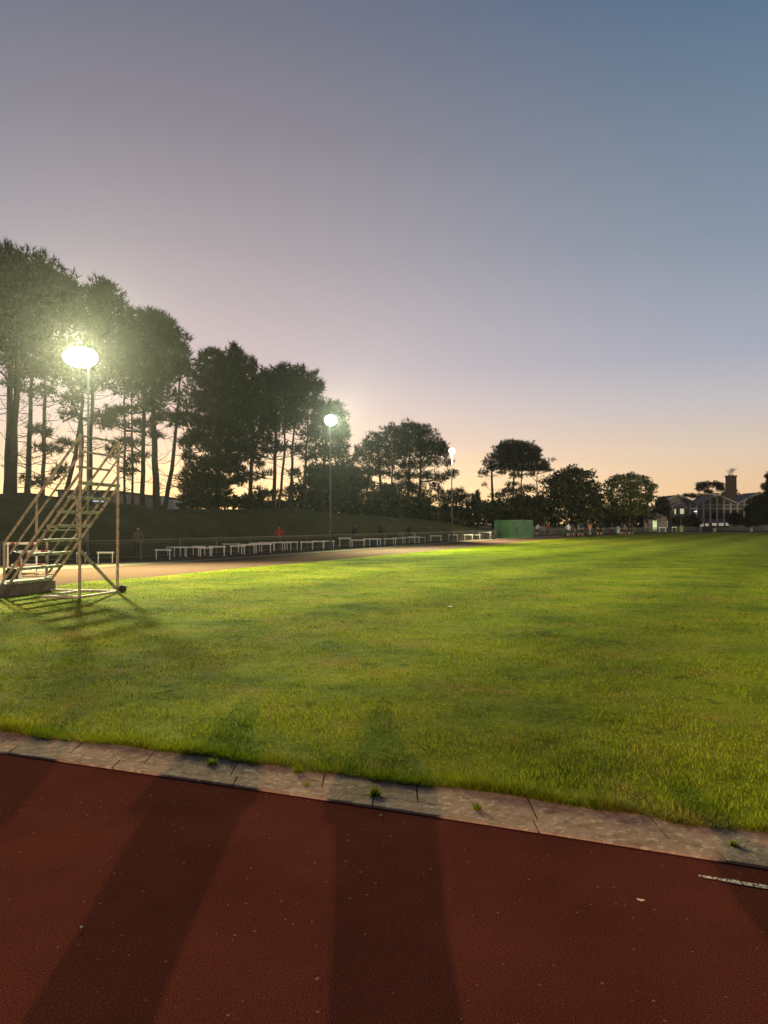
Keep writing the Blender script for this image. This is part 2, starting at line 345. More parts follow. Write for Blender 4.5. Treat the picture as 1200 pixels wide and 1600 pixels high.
for i in range(60):
    L = .9+random.uniform(-.03,.06); slab(m, x, x+L-.003, .0, .149, .013, random.uniform(.002,.006)); x += L
    if x > 24: break
o = m.build('kerb', MT['kerb'], bevel=.003); o['kind'] = 'structure'
# painted lane mark, worn
def mark_mat():
    m = bpy.data.materials.new('worn_line_paint'); m.use_nodes = True; t = m.node_tree; b = t.nodes['Principled BSDF']; L = t.links.new
    g = N(t, 'ShaderNodeNewGeometry'); n = N(t, 'ShaderNodeTexNoise'); n.inputs['Scale'].default_value = 55; n.inputs['Detail'].default_value = 5; L(g.outputs['Position'], n.inputs['Vector'])
    r = ramp(t, [(.47, (.075,.022,.015,1)), (.50, (.55,.40,.30,1))]); L(n.outputs[0], r.inputs[0]); L(r.outputs[0], b.inputs['Base Color']); b.inputs['Roughness'].default_value = .9; return m
a = G(1088,1365); b_ = G(1330,1406); dd = (b_-a).normalized(); nn = Vector((-dd.y, dd.x, 0))
pa, pb = [], []
for k in range(40):
    p = a+dd*(k*.03); wv = min(1, (k+1.5)/4)*.021*(1+random.uniform(-.2,.2)); pa.append(p-nn*wv); pb.append(p+nn*(wv*random.uniform(.7,1.1)))
m = MB()
for k in range(39): m.poly([(*pa[k].xy,.004),(*pa[k+1].xy,.004),(*pb[k+1].xy,.004),(*pb[k].xy,.004)])
tag(m.build('lane_mark', mark_mat()), kind='structure')

# embankment behind the fence
CREST = [(-420,3.9),(-150,3.7),(0,3.45),(140,2.95),(300,2.65),(480,2.75),(600,2.5),(700,1.7),(760,.9),(840,.4),(1000,.15),(1450,.1)]
def crest_h(px): return float(np.interp(px, [c[0] for c in CREST], [c[1] for c in CREST]))
pxs = list(range(-420, 1441, 20)); fpx = [-420,-150,0,140,220,300,390,480,600,720,775,840,900,1000,1100,1200,1420]
fd = [p.y for p in FENCE]
def fence_d(px): return float(np.interp(px, fpx, fd))
prof = [(0.6,0),(1.6,.08),(3,.3),(5,.62),(7,.88),(8.5,.98),(10,1),(30,1),(70,.9),(160,.0)]
rows = []
for px in pxs:
    d0 = fence_d(px); ch = crest_h(px); row = []
    for j, (dy, hh) in enumerate(prof):
        d = d0+dy; s = .12*math.sin(px*.021+j)+.08*math.sin(px*.05+2*j)
        row.append(((px-600)/F*d, d, -.02+ch*hh+(s*min(1,hh*2)*(ch/3) if j < 8 else 0)))
    rows.append(row)
V = np.array(rows).reshape(-1, 3); nj = len(prof); fc = []
for i in range(len(pxs)-1):
    for j in range(nj-1): fc += [i*nj+j, (i+1)*nj+j, (i+1)*nj+j+1, i*nj+j+1]
o = np_mesh('embankment', V, np.array(fc), [MT['bank']], 4); o['kind'] = 'structure'
for p in o.data.polygons: p.use_smooth = True
def bank_z(px, d):
    dy = d-fence_d(px); return crest_h(px)*float(np.interp(dy, [q[0] for q in prof], [q[1] for q in prof]))-.05

# grass growing on the field: blades near the camera
def inside(P, poly):
    x, y = P[:,0], P[:,1]; r = np.zeros(len(P), bool); n = len(poly)
    for i in range(n):
        x1, y1 = poly[i].x, poly[i].y; x2, y2 = poly[(i+1)%n].x, poly[(i+1)%n].y
        if y1 == y2: continue
        c = ((y1 > y) != (y2 > y)) & (x < (x2-x1)*(y-y1)/(y2-y1)+x1); r ^= c
    return r
def vnoise(P, s, seed):
    r = np.random.default_rng(seed).random((64, 64)); q = P*s; i = np.floor(q).astype(int); f = q-i; f = f*f*(3-2*f)
    g = lambda a, b: r[a % 64, b % 64]
    return (g(i[:,0],i[:,1])*(1-f[:,0])+g(i[:,0]+1,i[:,1])*f[:,0])*(1-f[:,1])+(g(i[:,0],i[:,1]+1)*(1-f[:,0])+g(i[:,0]+1,i[:,1]+1)*f[:,0])*f[:,1]
def blades(P, h, wd, lean=.5, z0=.009):
    n = len(P); a = rng.random(n)*2*np.pi; la = rng.random(n)*2*np.pi; ln = rng.random(n)*lean*h
    dx, dy = np.cos(a)*wd/2, np.sin(a)*wd/2
    v = np.zeros((n, 3, 3)); v[:,0] = np.stack([P[:,0]-dx, P[:,1]-dy, np.full(n, z0)], 1); v[:,1] = np.stack([P[:,0]+dx, P[:,1]+dy, np.full(n, z0)], 1)
    v[:,2] = np.stack([P[:,0]+np.cos(la)*ln, P[:,1]+np.sin(la)*ln, z0+h], 1); return v.reshape(-1, 3)
nb = 560000
dmin, dmax = 3.2, 48.
d = dmin*np.exp(rng.random(nb)*np.log(dmax/dmin)); th = (rng.random(nb)-.5)*1.32 - .02
P = np.stack([d*np.sin(th), d*np.cos(th)], 1)
P = P[inside(P, infield)]
d = np.hypot(P[:,0], P[:,1]); hn = .3*vnoise(P, .9, 1)+.35*vnoise(P, 3.1, 2)+.35*vnoise(P, 8.3, 3)
h = (.008+.060*hn**2.4)*(.6+.8*rng.random(len(P)))*np.clip(1.05-.012*(d-6), .6, 1); wd = .0050*np.maximum(1, d/6)**.8*(.7+.6*rng.random(len(P)))
Vb = [blades(P, h, wd, 1.0)]
# ragged fringe leaning over the kerb
n = 110000; xs = rng.uniform(-8, 9, n); off = np.abs(rng.normal(0, .09, n)); kx = np.stack([xs, np.zeros(n)], 1)
rag = .10*vnoise(kx*np.array([1,1]), 1.3, 5)+.08*vnoise(kx, 4.1, 6)-.05
yy = 4.565-.408*xs+.03*np.cos(xs*.7)+1.08*(.47-rag+off)
P2 = np.stack([xs, yy], 1); h2 = (.024+.065*vnoise(kx, 2.3, 8)*vnoise(kx, 5.3, 9)*1.5)*(.6+.7*rng.random(n)); v2 = blades(P2, h2, .0045*(.7+.6*rng.random(n)), 1.3).reshape(-1,3,3)
v2[:,2,1] -= rng.random(n)*.05; Vb.append(v2.reshape(-1,3))
Vb = np.concatenate(Vb); o = np_mesh('grass', Vb, np.arange(len(Vb)), [MT['blade']], 3); tag(o, kind='stuff')
tag(o, 'short mown grass covering the playing field, ragged where it meets the kerb', 'grass')

# ---------------------------------------------------------------- trees
def tufts(centers, radii, n_per_m3like, size, up=.5, blades_n=6, thin=.17, depthscale=1.0):
    """needle sprays filling ellipsoid clumps: arrays of triangles"""
    out = []
    for c, r in zip(centers, radii):
        c = np.array(c); r = np.array(r); area = math.pi*r[0]*r[2]
        n = max(12, int(area*n_per_m3like))
        u = rng.normal(size=(n,3)); u /= np.linalg.norm(u, axis=1)[:,None]; rad = rng.random(n)**.42
        irr = 1+.22*np.sin(u[:,0]*5+c[0])+.18*np.sin(u[:,2]*7+c[2]*3)
        p = c+u*r*(rad*irr)[:,None]
        ax = u*.7+np.array([0,0,up])+rng.normal(size=(n,3))*.25; ax /= np.linalg.norm(ax, axis=1)[:,None]
        for b in range(blades_n):
            dirv = ax*.9+rng.normal(size=(n,3))*.55; dirv /= np.linalg.norm(dirv, axis=1)[:,None]
            sd = np.cross(dirv, rng.normal(size=(n,3))); sd /= np.linalg.norm(sd, axis=1)[:,None]
            L = size*(.5+.8*rng.random(n))[:,None]; base = p-dirv*L*.15
            v = np.stack([base-sd*L*thin*.5, base+sd*L*thin*.5, p+dirv*L], 1); out.append(v.reshape(-1,3))
    return np.concatenate(out)
def leaves(centers, radii, dens, size):
    out = []
    for c, r in zip(centers, radii):
        c = np.array(c); r = np.array(r); n = max(20, int(math.pi*r[0]*r[2]*dens))
        u = rng.normal(size=(n,3)); u /= np.linalg.norm(u, axis=1)[:,None]; rad = rng.random(n)**.4
        irr = 1+.15*np.sin(u[:,0]*6+c[0]*2)+.15*np.sin(u[:,2]*8+c[2]*3)+.1*np.sin(u[:,1]*9)
        p = c+u*r*(rad*irr)[:,None]
        a = rng.normal(size=(n,3)); a /= np.linalg.norm(a, axis=1)[:,None]; b = np.cross(a, rng.normal(size=(n,3))); b /= np.linalg.norm(b, axis=1)[:,None]
        L = size*(.5+.9*rng.random(n))[:,None]
        v = np.stack([p-a*L*.5, p+b*L*.42, p+a*L*.5], 1); out.append(v.reshape(-1,3))
    return np.concatenate(out)
def tree(name, label, cat, d, trunks, clumps, kind='pine', group=None, dens=None, size=.42, material=None, deadtwigs=0, dj=.35):
    """trunks: [(px_base, px_top, py_top, width_px, bend)], clumps: [(px,py,rx,ry)] in photo pixels at distance d"""
    s = d/F; bx = trunks[0][0] if trunks else clumps[0][0]
    base = Vector(((bx-600)*s, d, bank_z(bx, d) if d > fence_d(bx) else 0))
    root = empty(name, base); tag(root, label, cat, group)
    cen, rad = [], []
    if kind in ('pine', 'conifer') and d < 80:
        extra = []
        for (px, py, rx, ry) in clumps:
            if ry >= 12:                      # knobbly shoots along the upper rim
                for q in range(4):
                    a = random.uniform(.15, .85)*math.pi; k_ = random.uniform(.85, 1.12)
                    extra.append((px+math.cos(a)*rx*k_, py-math.sin(a)*ry*k_, max(2.2, rx*.16), max(2.6, ry*random.uniform(.18,.36))))
            else:                             # flat sprays around the lower layers
                for q in range(2): extra.append((px+random.uniform(-1.2,1.2)*rx, py+random.uniform(-1.3,1.3)*ry*1.3, rx*random.uniform(.25,.5), ry*random.uniform(.35,.7)))
        clumps = list(clumps)+extra
    for (px, py, rx, ry) in clumps:
        p = W(px, py, d)-base; R_ = max(rx, ry)*s
        p.y += random.uniform(-1, 1)*R_*dj*1.6; cen.append(tuple(p)); rad.append((rx*s, max(.5*(rx+ry)*s, 1.0), ry*s))
    if trunks:
        m = MB(); tops = []
        for (pb, pt, py, wp, bend) in trunks:
            dy = random.uniform(-1.2, 1.2)*(len(trunks) > 1); b0 = Vector(((pb-bx)*s, dy, -.3)); t0 = W(pt, py, d)-base; t0.y += dy
            n = 9; pts, rs = [], []
            for k in range(n+1):
                f = k/n; p = b0.lerp(t0, f); p.x += bend*s*math.sin(f*math.pi)+random.uniform(-1,1)*.05; p.y += random.uniform(-1,1)*.06
                pts.append(p); rs.append(wp*s*.5*(1.25 if k == 0 else 1-.62*f))
            m.tube(pts, rs, 9); tops.append(pts)
        for c, r in zip(cen, rad):      # a limb from the nearest trunk to every clump
            best = min(((Vector(c)-p).length*(1 if p.z < c[2]-.2 else 2.5), ti, k) for ti, t in enumerate(tops) for k, p in enumerate(t) if k >= 2)
            a = tops[best[1]][best[2]]; c_ = Vector(c); mid = a.lerp(c_, .5)+Vector((0,0,-.06*(c_-a).length)); r0 = min(.17, .045+.016*(c_-a).length)*(1 if r[0] > .8 else .5)
            m.tube([a, mid, c_], [r0, r0*.7, r0*.25], 5, cap=False)
            for q in range(5 if r[0] > .8 else 2):          # branchlets inside the clump
                e = c_+Vector((random.uniform(-1,1)*r[0]*.9, random.uniform(-1,1)*r[1]*.8, random.uniform(-.3,.9)*r[2]))
                m.tube([mid.lerp(c_, .6), e], [r0*.35, .01], 4, cap=False)
        for q in range(int(deadtwigs*1.8)):
            t = random.choice(tops); k = random.randint(1, 7); a = t[k]+(t[k+1]-t[k])*random.random(); L = random.uniform(.8, 2.8); an = random.uniform(0, 2*math.pi)
            e = a+Vector((math.cos(an)*L, math.sin(an)*L*.6, random.uniform(-.25,.7)*L)); md = a.lerp(e, .5)+Vector((0,0,-.1*L)); m.tube([a, md, e], [.035,.022,.006], 4, cap=False)
            for z in range(3):
                a2 = a.lerp(e, random.uniform(.3,.9)); e2 = a2+Vector((random.uniform(-1,1), random.uniform(-1,1), random.uniform(-.3,1)))*L*.3; m.tube([a2, e2], [.015,.005], 3, cap=False)
        m.build('trunk', MT['bark'], root)
    if kind == 'pine': v = tufts(cen, rad, dens or 72, size)
    elif kind == 'conifer': v = tufts(cen, rad, dens or 110, size, up=.9)
    else: v = leaves(cen, rad, dens or 160, size)
    np_mesh('crown' if trunks else 'foliage', v, np.arange(len(v)), [material or MT['needle' if kind != 'leaf' else 'leaf']], 3, root)
    return root
GP = 'pines on the embankment behind the track'
tree('pine_tree', 'tallest spreading pine at the far left edge, broad dark crown over twin trunks', 'pine tree', 50, [(8,12,440,13,0),(22,30,430,13,2),(-40,-50,450,14,0)],
     [(-70,470,60,55),(-30,430,45,40),(8,420,42,32),(45,425,38,30),(78,440,28,30),(95,465,24,26),(10,465,50,35),(60,475,42,35),(-40,510,60,40),(20,515,50,32),(75,520,36,30),(108,492,20,30),(-10,560,60,24),(40,555,38,22),(95,550,28,22),(112,455,12,12),(-60,600,40,18),(25,600,22,9)], group=GP, deadtwigs=26)
tree('pine_tree', 'slender pine with three bare poles right of the twin trunked pine', 'pine tree', 53, [(46,52,560,10,0),(58,64,600,5,1),(72,76,560,7,0)],
     [(50,580,26,14),(85,575,25,14),(66,610,20,9),(98,590,18,12),(60,672,20,6),(78,702,22,7),(50,752,22,8),(90,738,12,8)], group=GP, deadtwigs=30)
tree('pine_tree', 'pine with a curved leaning trunk just left of the nearest floodlight', 'pine tree', 55, [(86,118,540,8,14),(131,134,480,6,0),(139,146,470,7,0)],
     [(155,458,26,18),(172,462,18,15),(138,475,22,22),(165,485,26,22),(140,508,30,24),(172,515,20,20),(150,540,34,22),(128,565,34,22),(170,560,26,18),(118,598,30,14),(155,595,30,14),(108,622,20,9),(160,650,18,7),(110,648,16,6),(100,690,10,5)], group=GP, deadtwigs=26)
tree('pine_tree', 'thin young pine with a small pointed top between two larger pines', 'pine tree', 57, [(201,198,500,4,0),(207,204,560,4,0)],
     [(197,492,8,12),(200,512,14,14),(195,535,18,16),(205,560,20,16),(190,585,22,12),(200,735,12,7),(212,715,14,7)], group=GP, deadtwigs=14)
tree('pine_tree', 'forked pine with a straight lower trunk and stepped crown, second group from left', 'pine tree', 58, [(227,230,520,8,0),(250,242,560,12,-2),(251,275,590,8,5)],
     [(228,500,18,16),(245,502,20,16),(262,512,20,18),(235,525,35,20),(272,535,24,18),(288,548,10,9),(225,548,36,20),(262,560,36,20),(215,575,34,18),(285,578,26,13),(245,590,42,16),(303,588,12,8),(215,612,34,14),(265,618,30,10),(235,636,34,9),(185,640,28,9),(172,662,24,8),(215,662,22,7),(258,652,28,7),(200,690,24,7),(240,680,18,5),(180,705,16,5),(283,650,20,6)], group=GP, deadtwigs=40)
tree('conifer_tree', 'dense dark conifer with several upright spikes, foliage down to the bank', 'conifer tree', 59, [(335,345,560,9,0),(287,300,690,3,3)],
     [(323,566,9,16),(337,562,9,14),(347,570,7,12),(363,556,9,14),(377,566,10,16),(395,575,5,12),(330,588,26,16),(368,588,30,18),(340,610,38,20),(385,612,28,20),(325,636,40,16),(375,638,40,24),(310,660,34,10),(350,668,44,20),(335,695,44,18),(385,700,26,10),(300,688,22,6),(318,722,32,16),(355,728,30,14),(310,748,28,14),(340,758,34,16),(300,770,20,14),(325,780,34,12),(372,752,14,7)], kind='conifer', group=GP, deadtwigs=12)
tree('pine_tree', 'broad flat topped pine behind the second floodlight, dense rounded crown', 'pine tree', 62, [(388,395,640,8,0),(428,432,610,7,0),(436,450,620,5,2)],
     [(425,588,26,14),(455,586,26,14),(478,594,20,14),(410,603,30,18),(445,605,40,20),(485,608,20,12),(500,606,8,7),(400,630,34,24),(440,632,44,24),(475,630,26,14),(395,660,38,22),(435,658,36,18),(465,652,24,10),(375,688,34,14),(412,684,26,12),(385,714,28,9),(420,705,16,7),(440,697,22,6),(370,738,16,6),(405,742,18,5),(420,772,20,7),(395,780,26,8)], group=GP, deadtwigs=30)
tree('pine_tree', 'dark pine whose crown edge frames the second floodlight', 'pine tree', 66, [(453,460,660,6,0),(474,480,650,5,0),(500,510,650,7,0)],
     [(512,634,22,8),(524,642,10,9),(505,655,26,18),(528,665,16,18),(535,688,10,20),(508,682,26,18),(482,678,20,12),(524,708,20,12),(496,706,24,10),(535,712,9,9),(470,700,14,6),(500,732,30,8),(462,740,12,6),(490,755,14,8),(452,768,10,7)], group=GP, deadtwigs=24)
tree('pine_tree', 'wide domed pine left of the third floodlight, sky showing under its crown', 'pine tree', 92, [(604,590,690,6,-3),(655,658,680,5,0),(637,640,700,5,0),(605,615,700,4,2)],
     [(612,672,14,10),(640,668,22,10),(660,672,18,10),(590,685,20,12),(625,684,26,14),(655,686,32,15),(682,696,18,12),(578,700,18,12),(610,704,34,15),(655,706,38,16),(693,706,12,9),(565,714,14,8),(595,722,32,12),(640,726,26,9),(672,722,20,7),(700,722,10,6),(575,737,22,7),(598,740,16,6),(630,745,26,8),(666,742,24,6),(705,740,14,6),(686,748,16,5),(565,755,16,8),(605,765,14,8),(640,762,26,10),(660,775,18,12),(680,760,8,8),(558,706,5,9)], group='pines beyond the far bend', deadtwigs=30)
tree('pine_tree', 'tall domed pine standing behind the green container, trunk leaning left', 'pine tree', 122, [(772,768,720,6,0),(800,804,700,3.5,0),(814,815,705,3,0),(838,838,715,2.5,0)],
     [(805,722,44,10),(803,710,38,10),(800,698,30,7),(815,733,34,5),(775,729,18,5),(800,694,20,7),(820,696,18,7),(785,702,18,8),(810,705,28,10),(838,706,12,9),(776,713,14,7),(800,716,26,9),(832,717,20,9),(850,726,8,8),(765,722,10,6),(790,728,20,6),(820,730,20,6),(845,731,14,6),(858,734,8,4),(756,739,8,6),(768,733,8,4),(806,742,12,5),(785,738,8,4),(830,741,8,4),(800,757,12,4),(757,757,3,3),(825,764,14,6),(800,768,20,7),(780,774,14,5)], group='pines beyond the far bend', deadtwigs=24, dj=.5)
tree('pine_tree', 'low bushy pine just right of the third floodlight mast', 'pine tree', 104, [(712,714,765,4,0)], [(703,772,12,7),(718,768,10,7),(692,782,14,8),(712,782,18,8),(728,776,8,6),(735,788,12,8),(688,768,5,9),(700,796,20,9)], group='pines beyond the far bend', deadtwigs=8)
tree('conifer_tree', 'small pointed conifer standing between the low pine and the leaning trunk', 'conifer tree', 112, [(746,746,772,2.5,0)], [(746,771,3,6),(745,779,6,6),(738,776,2.5,6),(744,788,10,8),(756,790,8,7)], kind='conifer', group='pines beyond the far bend')
tree('broadleaf_tree', 'large round dark tree between the container and the group of runners', 'tree', 128, [(893,893,760,6,0)],
     [(897,734,16,8),(880,744,20,10),(910,742,18,9),(862,754,18,11),(895,756,34,15),(925,762,18,14),(870,775,30,18),(905,778,34,18),(933,784,14,16),(858,795,22,18),(890,800,36,18),(925,806,22,16),(905,818,34,8),(862,815,16,10)], kind='leaf', size=.5, dens=95, group='broadleaf trees beyond the far bend')
tree('broadleaf_tree', 'round tree with pale lit leaves standing left of the gabled building', 'tree', 140, [(983,985,770,4.5,0)],
     [(988,744,18,6),(965,749,14,8),(1008,750,12,8),(955,758,12,10),(985,758,26,12),(1016,762,11,12),(952,772,10,8),(985,775,30,12),(1014,778,12,9),(975,792,24,10),(1000,790,18,9),(960,785,14,12),(985,801,20,6),(1008,800,12,7)], kind='leaf', size=.45, dens=100, material=MT['leaf_lamplit'], group='broadleaf trees beyond the far bend')
tree('pine_tree', 'rounded pine rising behind the roofs beside the brick chimney', 'pine tree', 215, [(1108,1108,770,3,0)],
     [(1105,757,13,5),(1118,757,10,5),(1095,763,9,5),(1128,762,8,6),(1108,768,8,3),(1080,775,8,3.5),(1072,774,5,3),(1098,777,14,5),(1120,778,12,6),(1135,772,8,6),(1148,768,5,5),(1152,776,6,5),(1136,783,12,6)], group='pines beyond the far bend', size=.5)
tree('conifer_tree', 'dark conifer cut by the right edge of the view, in front of the building', 'conifer tree', 150, [(1208,1208,750,5,0)],
     [(1206,745,6,10),(1203,762,10,12),(1208,780,18,14),(1195,792,20,14),(1180,800,16,12),(1205,810,24,12),(1178,815,16,8),(1230,790,20,30)], kind='conifer', size=.5, group='broadleaf trees beyond the far bend')
# shrubs and undergrowth one can tell apart
SH = [(63,'dark scrub at the foot of the spiky conifer',[(300,785,22,12),(330,788,30,12),(365,786,30,12),(395,786,22,10),(290,790,12,8)]),
      (69,'tall dark scrub below the pine that frames the second floodlight',[(470,770,16,22),(490,745,18,20),(512,750,20,26),(535,745,14,22),(500,780,34,16),(545,775,16,20),(430,790,20,8)]),
      (70,('low dark undergrowth on the bank between the flat topped pine and the second floodlight'),[(480,798,60,8),(430,790,30,8),(465,786,28,10),(500,778,30,14),(395,793,22,5)]),
      (74,'tall dark thicket right of the second floodlight mast',[(530,796,44,16),(590,800,40,12),(545,735,14,16),(560,752,24,24),(530,770,28,24),(560,785,34,20),(520,745,14,12),(553,716,5,8),(498,775,20,18)]),
      (84,'dense dark thicket under the wide domed pine',[(620,806,50,12),(655,806,30,12),(595,775,26,18),(625,785,34,18),(590,795,30,14),(655,790,26,16),(610,765,16,12)]),
      (86,'low brushy shrub at the foot of the third floodlight mast',[(660,806,22,10),(690,812,22,9),(712,815,14,6),(675,800,18,10)]),
      (108,'long dark hedge mass left of the green container',[(715,803,26,14),(745,802,26,14),(700,800,16,12),(730,816,30,9),(768,800,18,14)]),
      (118,'tall dark hedge behind the green container',[(775,795,20,16),(800,795,24,20),(825,795,18,24),(845,785,12,14),(790,812,36,12),(830,812,24,12),(815,780,18,9)]),
      (158,'dark hedge behind the runners and the pale lit tree',[(945,805,16,16),(965,808,18,16),(1010,805,18,18),(1032,800,12,18),(985,812,36,13),(1035,786,9,12),(1040,795,6,14),(950,815,20,12),(1028,812,10,10)]),
      (168,'dark bushes below the first gable of the building',[(1062,813,12,7),(1078,812,11,8),(1088,818,8,5)]),
      (172,'rounded dark bush below the valley between second and third gable',[(1150,808,13,8),(1160,815,14,6),(1143,816,9,5)])]
for d, lab, cl in SH:
    tree('shrub', lab, 'shrub', d, [], cl, kind='leaf', size=.34 if d < 100 else .55, dens=240 if d < 100 else 110, material=MT['shrub'], group='undergrowth behind the fence')

# ---------------------------------------------------------------- floodlight masts
def mast(base, H, lights, lens, power, colr, label, aim, grp='floodlight masts around the track', spot=True, rad=.4, size=1.0, offx=0., gap=.62, cone=165, rows=1, blend=.8, oval=.62, laim=None):
    rt = empty('floodlight_mast', base); tag(rt, label, 'floodlight', grp)
    m = MB(); m.tube([(0,0,0),(0,0,H*.35),(0,0,H)], [.075,.062,.04], 10); m.lathe([(.16,0),(.16,.05),(.09,.08),(.09,.5)]); m.build('pole', MT['galv'], rt)
    MB().box((-.09,-.16,.9),(.09,-.07,1.25)).build('control_box', MT['galv'], rt, .01)
    MB().tube([(.0,0,2.1),(.22,0,2.1),(.22,0,2.2)], .03, 6).build('bracket', MT['galv'], rt)
    laim = laim or aim; ax = Vector((laim[0]-base[0], laim[1]-base[1], 0)).normalized(); sd = Vector((ax.y, -ax.x, 0))
    wid = gap*size*max(0, lights-1)
    MB().bar(Vector((0,0,H))-sd*(wid/2+.25-offx), Vector((0,0,H))+sd*(wid/2+.25+offx), .06).build('crossarm', MT['galv'], rt)
    cells = [(k, 0.) for k in range(lights)] if rows == 1 else [(.5,-1.),(1.5,-1.),(2.5,-1.),(0.,0.),(1.,0.),(2.,0.),(3.,0.),(.5,1.),(1.5,1.),(2.5,1.)]
    for k, row in cells:
        c = Vector((0,0,H+.22-.31*size*row))+sd*(offx-wid/2+gap*size*k)+ax*.12
        dirv = (Vector((laim[0],laim[1],0))-(Vector(base)+c)).normalized(); q = dirv.to_track_quat('-Z', 'Y')
        s_ = size; fl = MB(); fl.lathe([(.12*s_,.10+.05*s_),(.22*s_,.08+.04*s_),(.295*s_,.02),(.30*s_,0),(.295*s_,0)], n=32); fl.bm.transform(Matrix.Diagonal((1,oval,1,1)))
        f = fl.build('floodlight', MT['lampbody'], rt, .01); f.location = c; f.rotation_mode = 'QUATERNION'; f.rotation_quaternion = q
        le = MB(); le.lathe([(.0,-.04*s_),(.13*s_,-.035*s_),(.24*s_,-.02*s_),(.285*s_,-.004)], n=32)
        le.bm.transform(Matrix.Diagonal((1,oval,1,1))); le.build('lens', lens, f)
    ld = bpy.data.lights.new('flood', 'SPOT' if cone < 180 else 'POINT'); ld.energy = power; ld.color = colr; ld.shadow_soft_size = rad
    if cone < 180: ld.spot_size = R(cone); ld.spot_blend = blend
    lo = bpy.data.objects.new('lamp_light', ld); C.objects.link(lo); lo.parent = rt; lo.location = Vector((0,0,H+.2))+ax*(.75 if size > 2 else .5)+sd*offx
    ax = Vector((aim[0]-base[0], aim[1]-base[1], 0)).normalized(); dv = ax+Vector((0,0,-.08)); dv.normalize(); lo.rotation_mode = 'QUATERNION'; lo.rotation_quaternion = dv.to_track_quat('-Z', 'Y')
    return rt
b1 = G(137,878); d1 = b1.y; H1 = W(137,567,d1).z
mast(b1, H1, 1, MT['lens_cool'], *LAMP['stand'], 'nearest floodlight mast, brightest, rising behind the judges stand', (-1,6), rad=.45, size=2.5, offx=.34, gap=.39, oval=.62)
b2 = G(516,858); H2 = W(514,662,b2.y).z
mast(b2, H2, 1, MT['lens_cool'], *LAMP['middle'], 'second floodlight mast with a blue white lamp, right of the flat topped pine', (16,43), rad=.3, size=1.3, gap=.36, cone=168, oval=.95, laim=(3,20))
b3 = G(706,845.5); H3 = W(706,708,b3.y).z
mast(b3, H3, 1, MT['lens_warm'], *LAMP['far'], 'third floodlight mast with a small yellowish lamp, right of the domed pine', (40,75), rad=.25, size=.95, gap=.4, oval=.9, cone=170, blend=.5, laim=(6,40))
mast(Vector((.5,-24,0)), 7.2, 2, MT['lens_warm'], *LAMP['behind'], 'floodlight mast standing behind the camera', (0,3), rad=.12)
mast(Vector((88,78,0)), 9, 2, MT['lens_warm'], *LAMP['side'], 'added floodlight mast, out of view right of the field, brightening the far side', (40,112), rad=.4, cone=150)  # added unseen lamp, brightens the far field and the runners

# ---------------------------------------------------------------- judges' stand (stepped tower)
A = G(125,935); u = Vector((.235,.972,0)); v = Vector((-.972,.235,0)); LW = 1.5
st = empty('judges_stand', A); tag(st, 'tall stepped judges stand of pale worn bars and mossy planks, left of the field', 'judges stand')
def S(s, t, z): return v*s+u*t+Vector((0,0,z))       # s along the flight, t across, z up
def zl(s): return 2.66-s/.267*.33
for k in range(1, 9):
    s = .267*(8-k); z = .35+.33*(k-1)
    MB().hexa([S(s-.09,.03,z-.07), S(s+.09,.03,z-.07), S(s+.09,LW-.03,z-.07), S(s-.09,LW-.03,z-.07), S(s-.09,.03,z), S(s+.09,.03,z), S(s+.09,LW-.03,z), S(s-.09,LW-.03,z)]).build('tread', MT['tread'], st, .006)
SB = 2.12
for t in (0.0, LW):
    MB().bar(S(0,t,zl(0)-.06), S(SB if t == 0 else 1.92,t,zl(SB if t == 0 else 1.92)-.06), .035, .06).build('stringer', MT['rail'], st, .004)
    MB().bar(S(0,t,zl(0)+.2), S(SB+.16 if t == 0 else 1.95,t,zl(SB+.16 if t == 0 else 1.95)+.2), .035, .055).build('stringer', MT['rail'], st, .004)
    MB().bar(S(0.02,t,zl(0)+.6), S(1.85,t,zl(1.85)+.62), .03, .04).build('mid_rail', MT['rail'], st, .004)
    m = MB(); m.bar(S(0.02,t,3.68), S(.22,t,zl(.22)+1.04), .04, .05); m.bar(S(.22,t,zl(.22)+1.04), S(2.02,t,zl(2.02)+1.06), .04, .05); m.build('handrail', MT['rail'], st, .004)
    for s in (1.14, 2.0):
        MB().bar(S(s,t,zl(s)+(.2 if s < 2 else .2)), S(s,t,zl(s)+1.02), .05, .04).build('baluster', MT['rail'], st, .004)
    MB().bar(S(0,t,0), S(0,t,3.72), .055, .055).build('post', MT['rail'], st, .004)
for z in (3.70, 3.34): MB().bar(S(0,.03,z), S(0,LW-.03,z), .04, .045).build('guard_rail', MT['tread'], st, .004)
MB().bar(S(.12,.03,3.0), S(.12,LW-.2,3.0), .04, .05).build('guard_rail', MT['tread'], st, .004)
MB().bar(S(1.0,0.03,1.54), S(1.0,LW-.03,1.54), .03, .03).build('cross_bar', MT['tread'], st, .003)
MB().bar(S(.0,0.03,1.08), S(.0,LW-.06,.1), .055, .055).build('brace', MT['tread'], st, .004)
for t, e in ((0.0, 1.0), (LW, 1.9)): MB().bar(S(.03,t,.035), S(e,t,.035), .06, .05).build('base_bar', MT['baseframe'], st, .004)
MB().bar(S(0,.03,.03), S(0,LW-.03,.03), .05, .05).build('base_bar', MT['baseframe'], st, .004)
MB().bar(S(1.0,.0,.032), S(1.0,LW-.04,.032), .05, .045).build('base_bar', MT['baseframe'], st, .004)
wh = MB(); wh.lathe([(.03,-.03),(.075,-.03),(.095,-.02),(.095,.02),(.075,.03),(.03,.03)], n=20); wh.bm.transform(Matrix.Rotation(math.pi/2, 4, 'X'))
wo_ = wh.build('wheel', MT['rubber'], st); wo_.location = S(-.13, LW+.02, .095)
MB().tube([S(0,LW+.02,.095), S(-.13,LW+.02,.095)], .015, 6).build('axle', MT['darkmetal'], st)
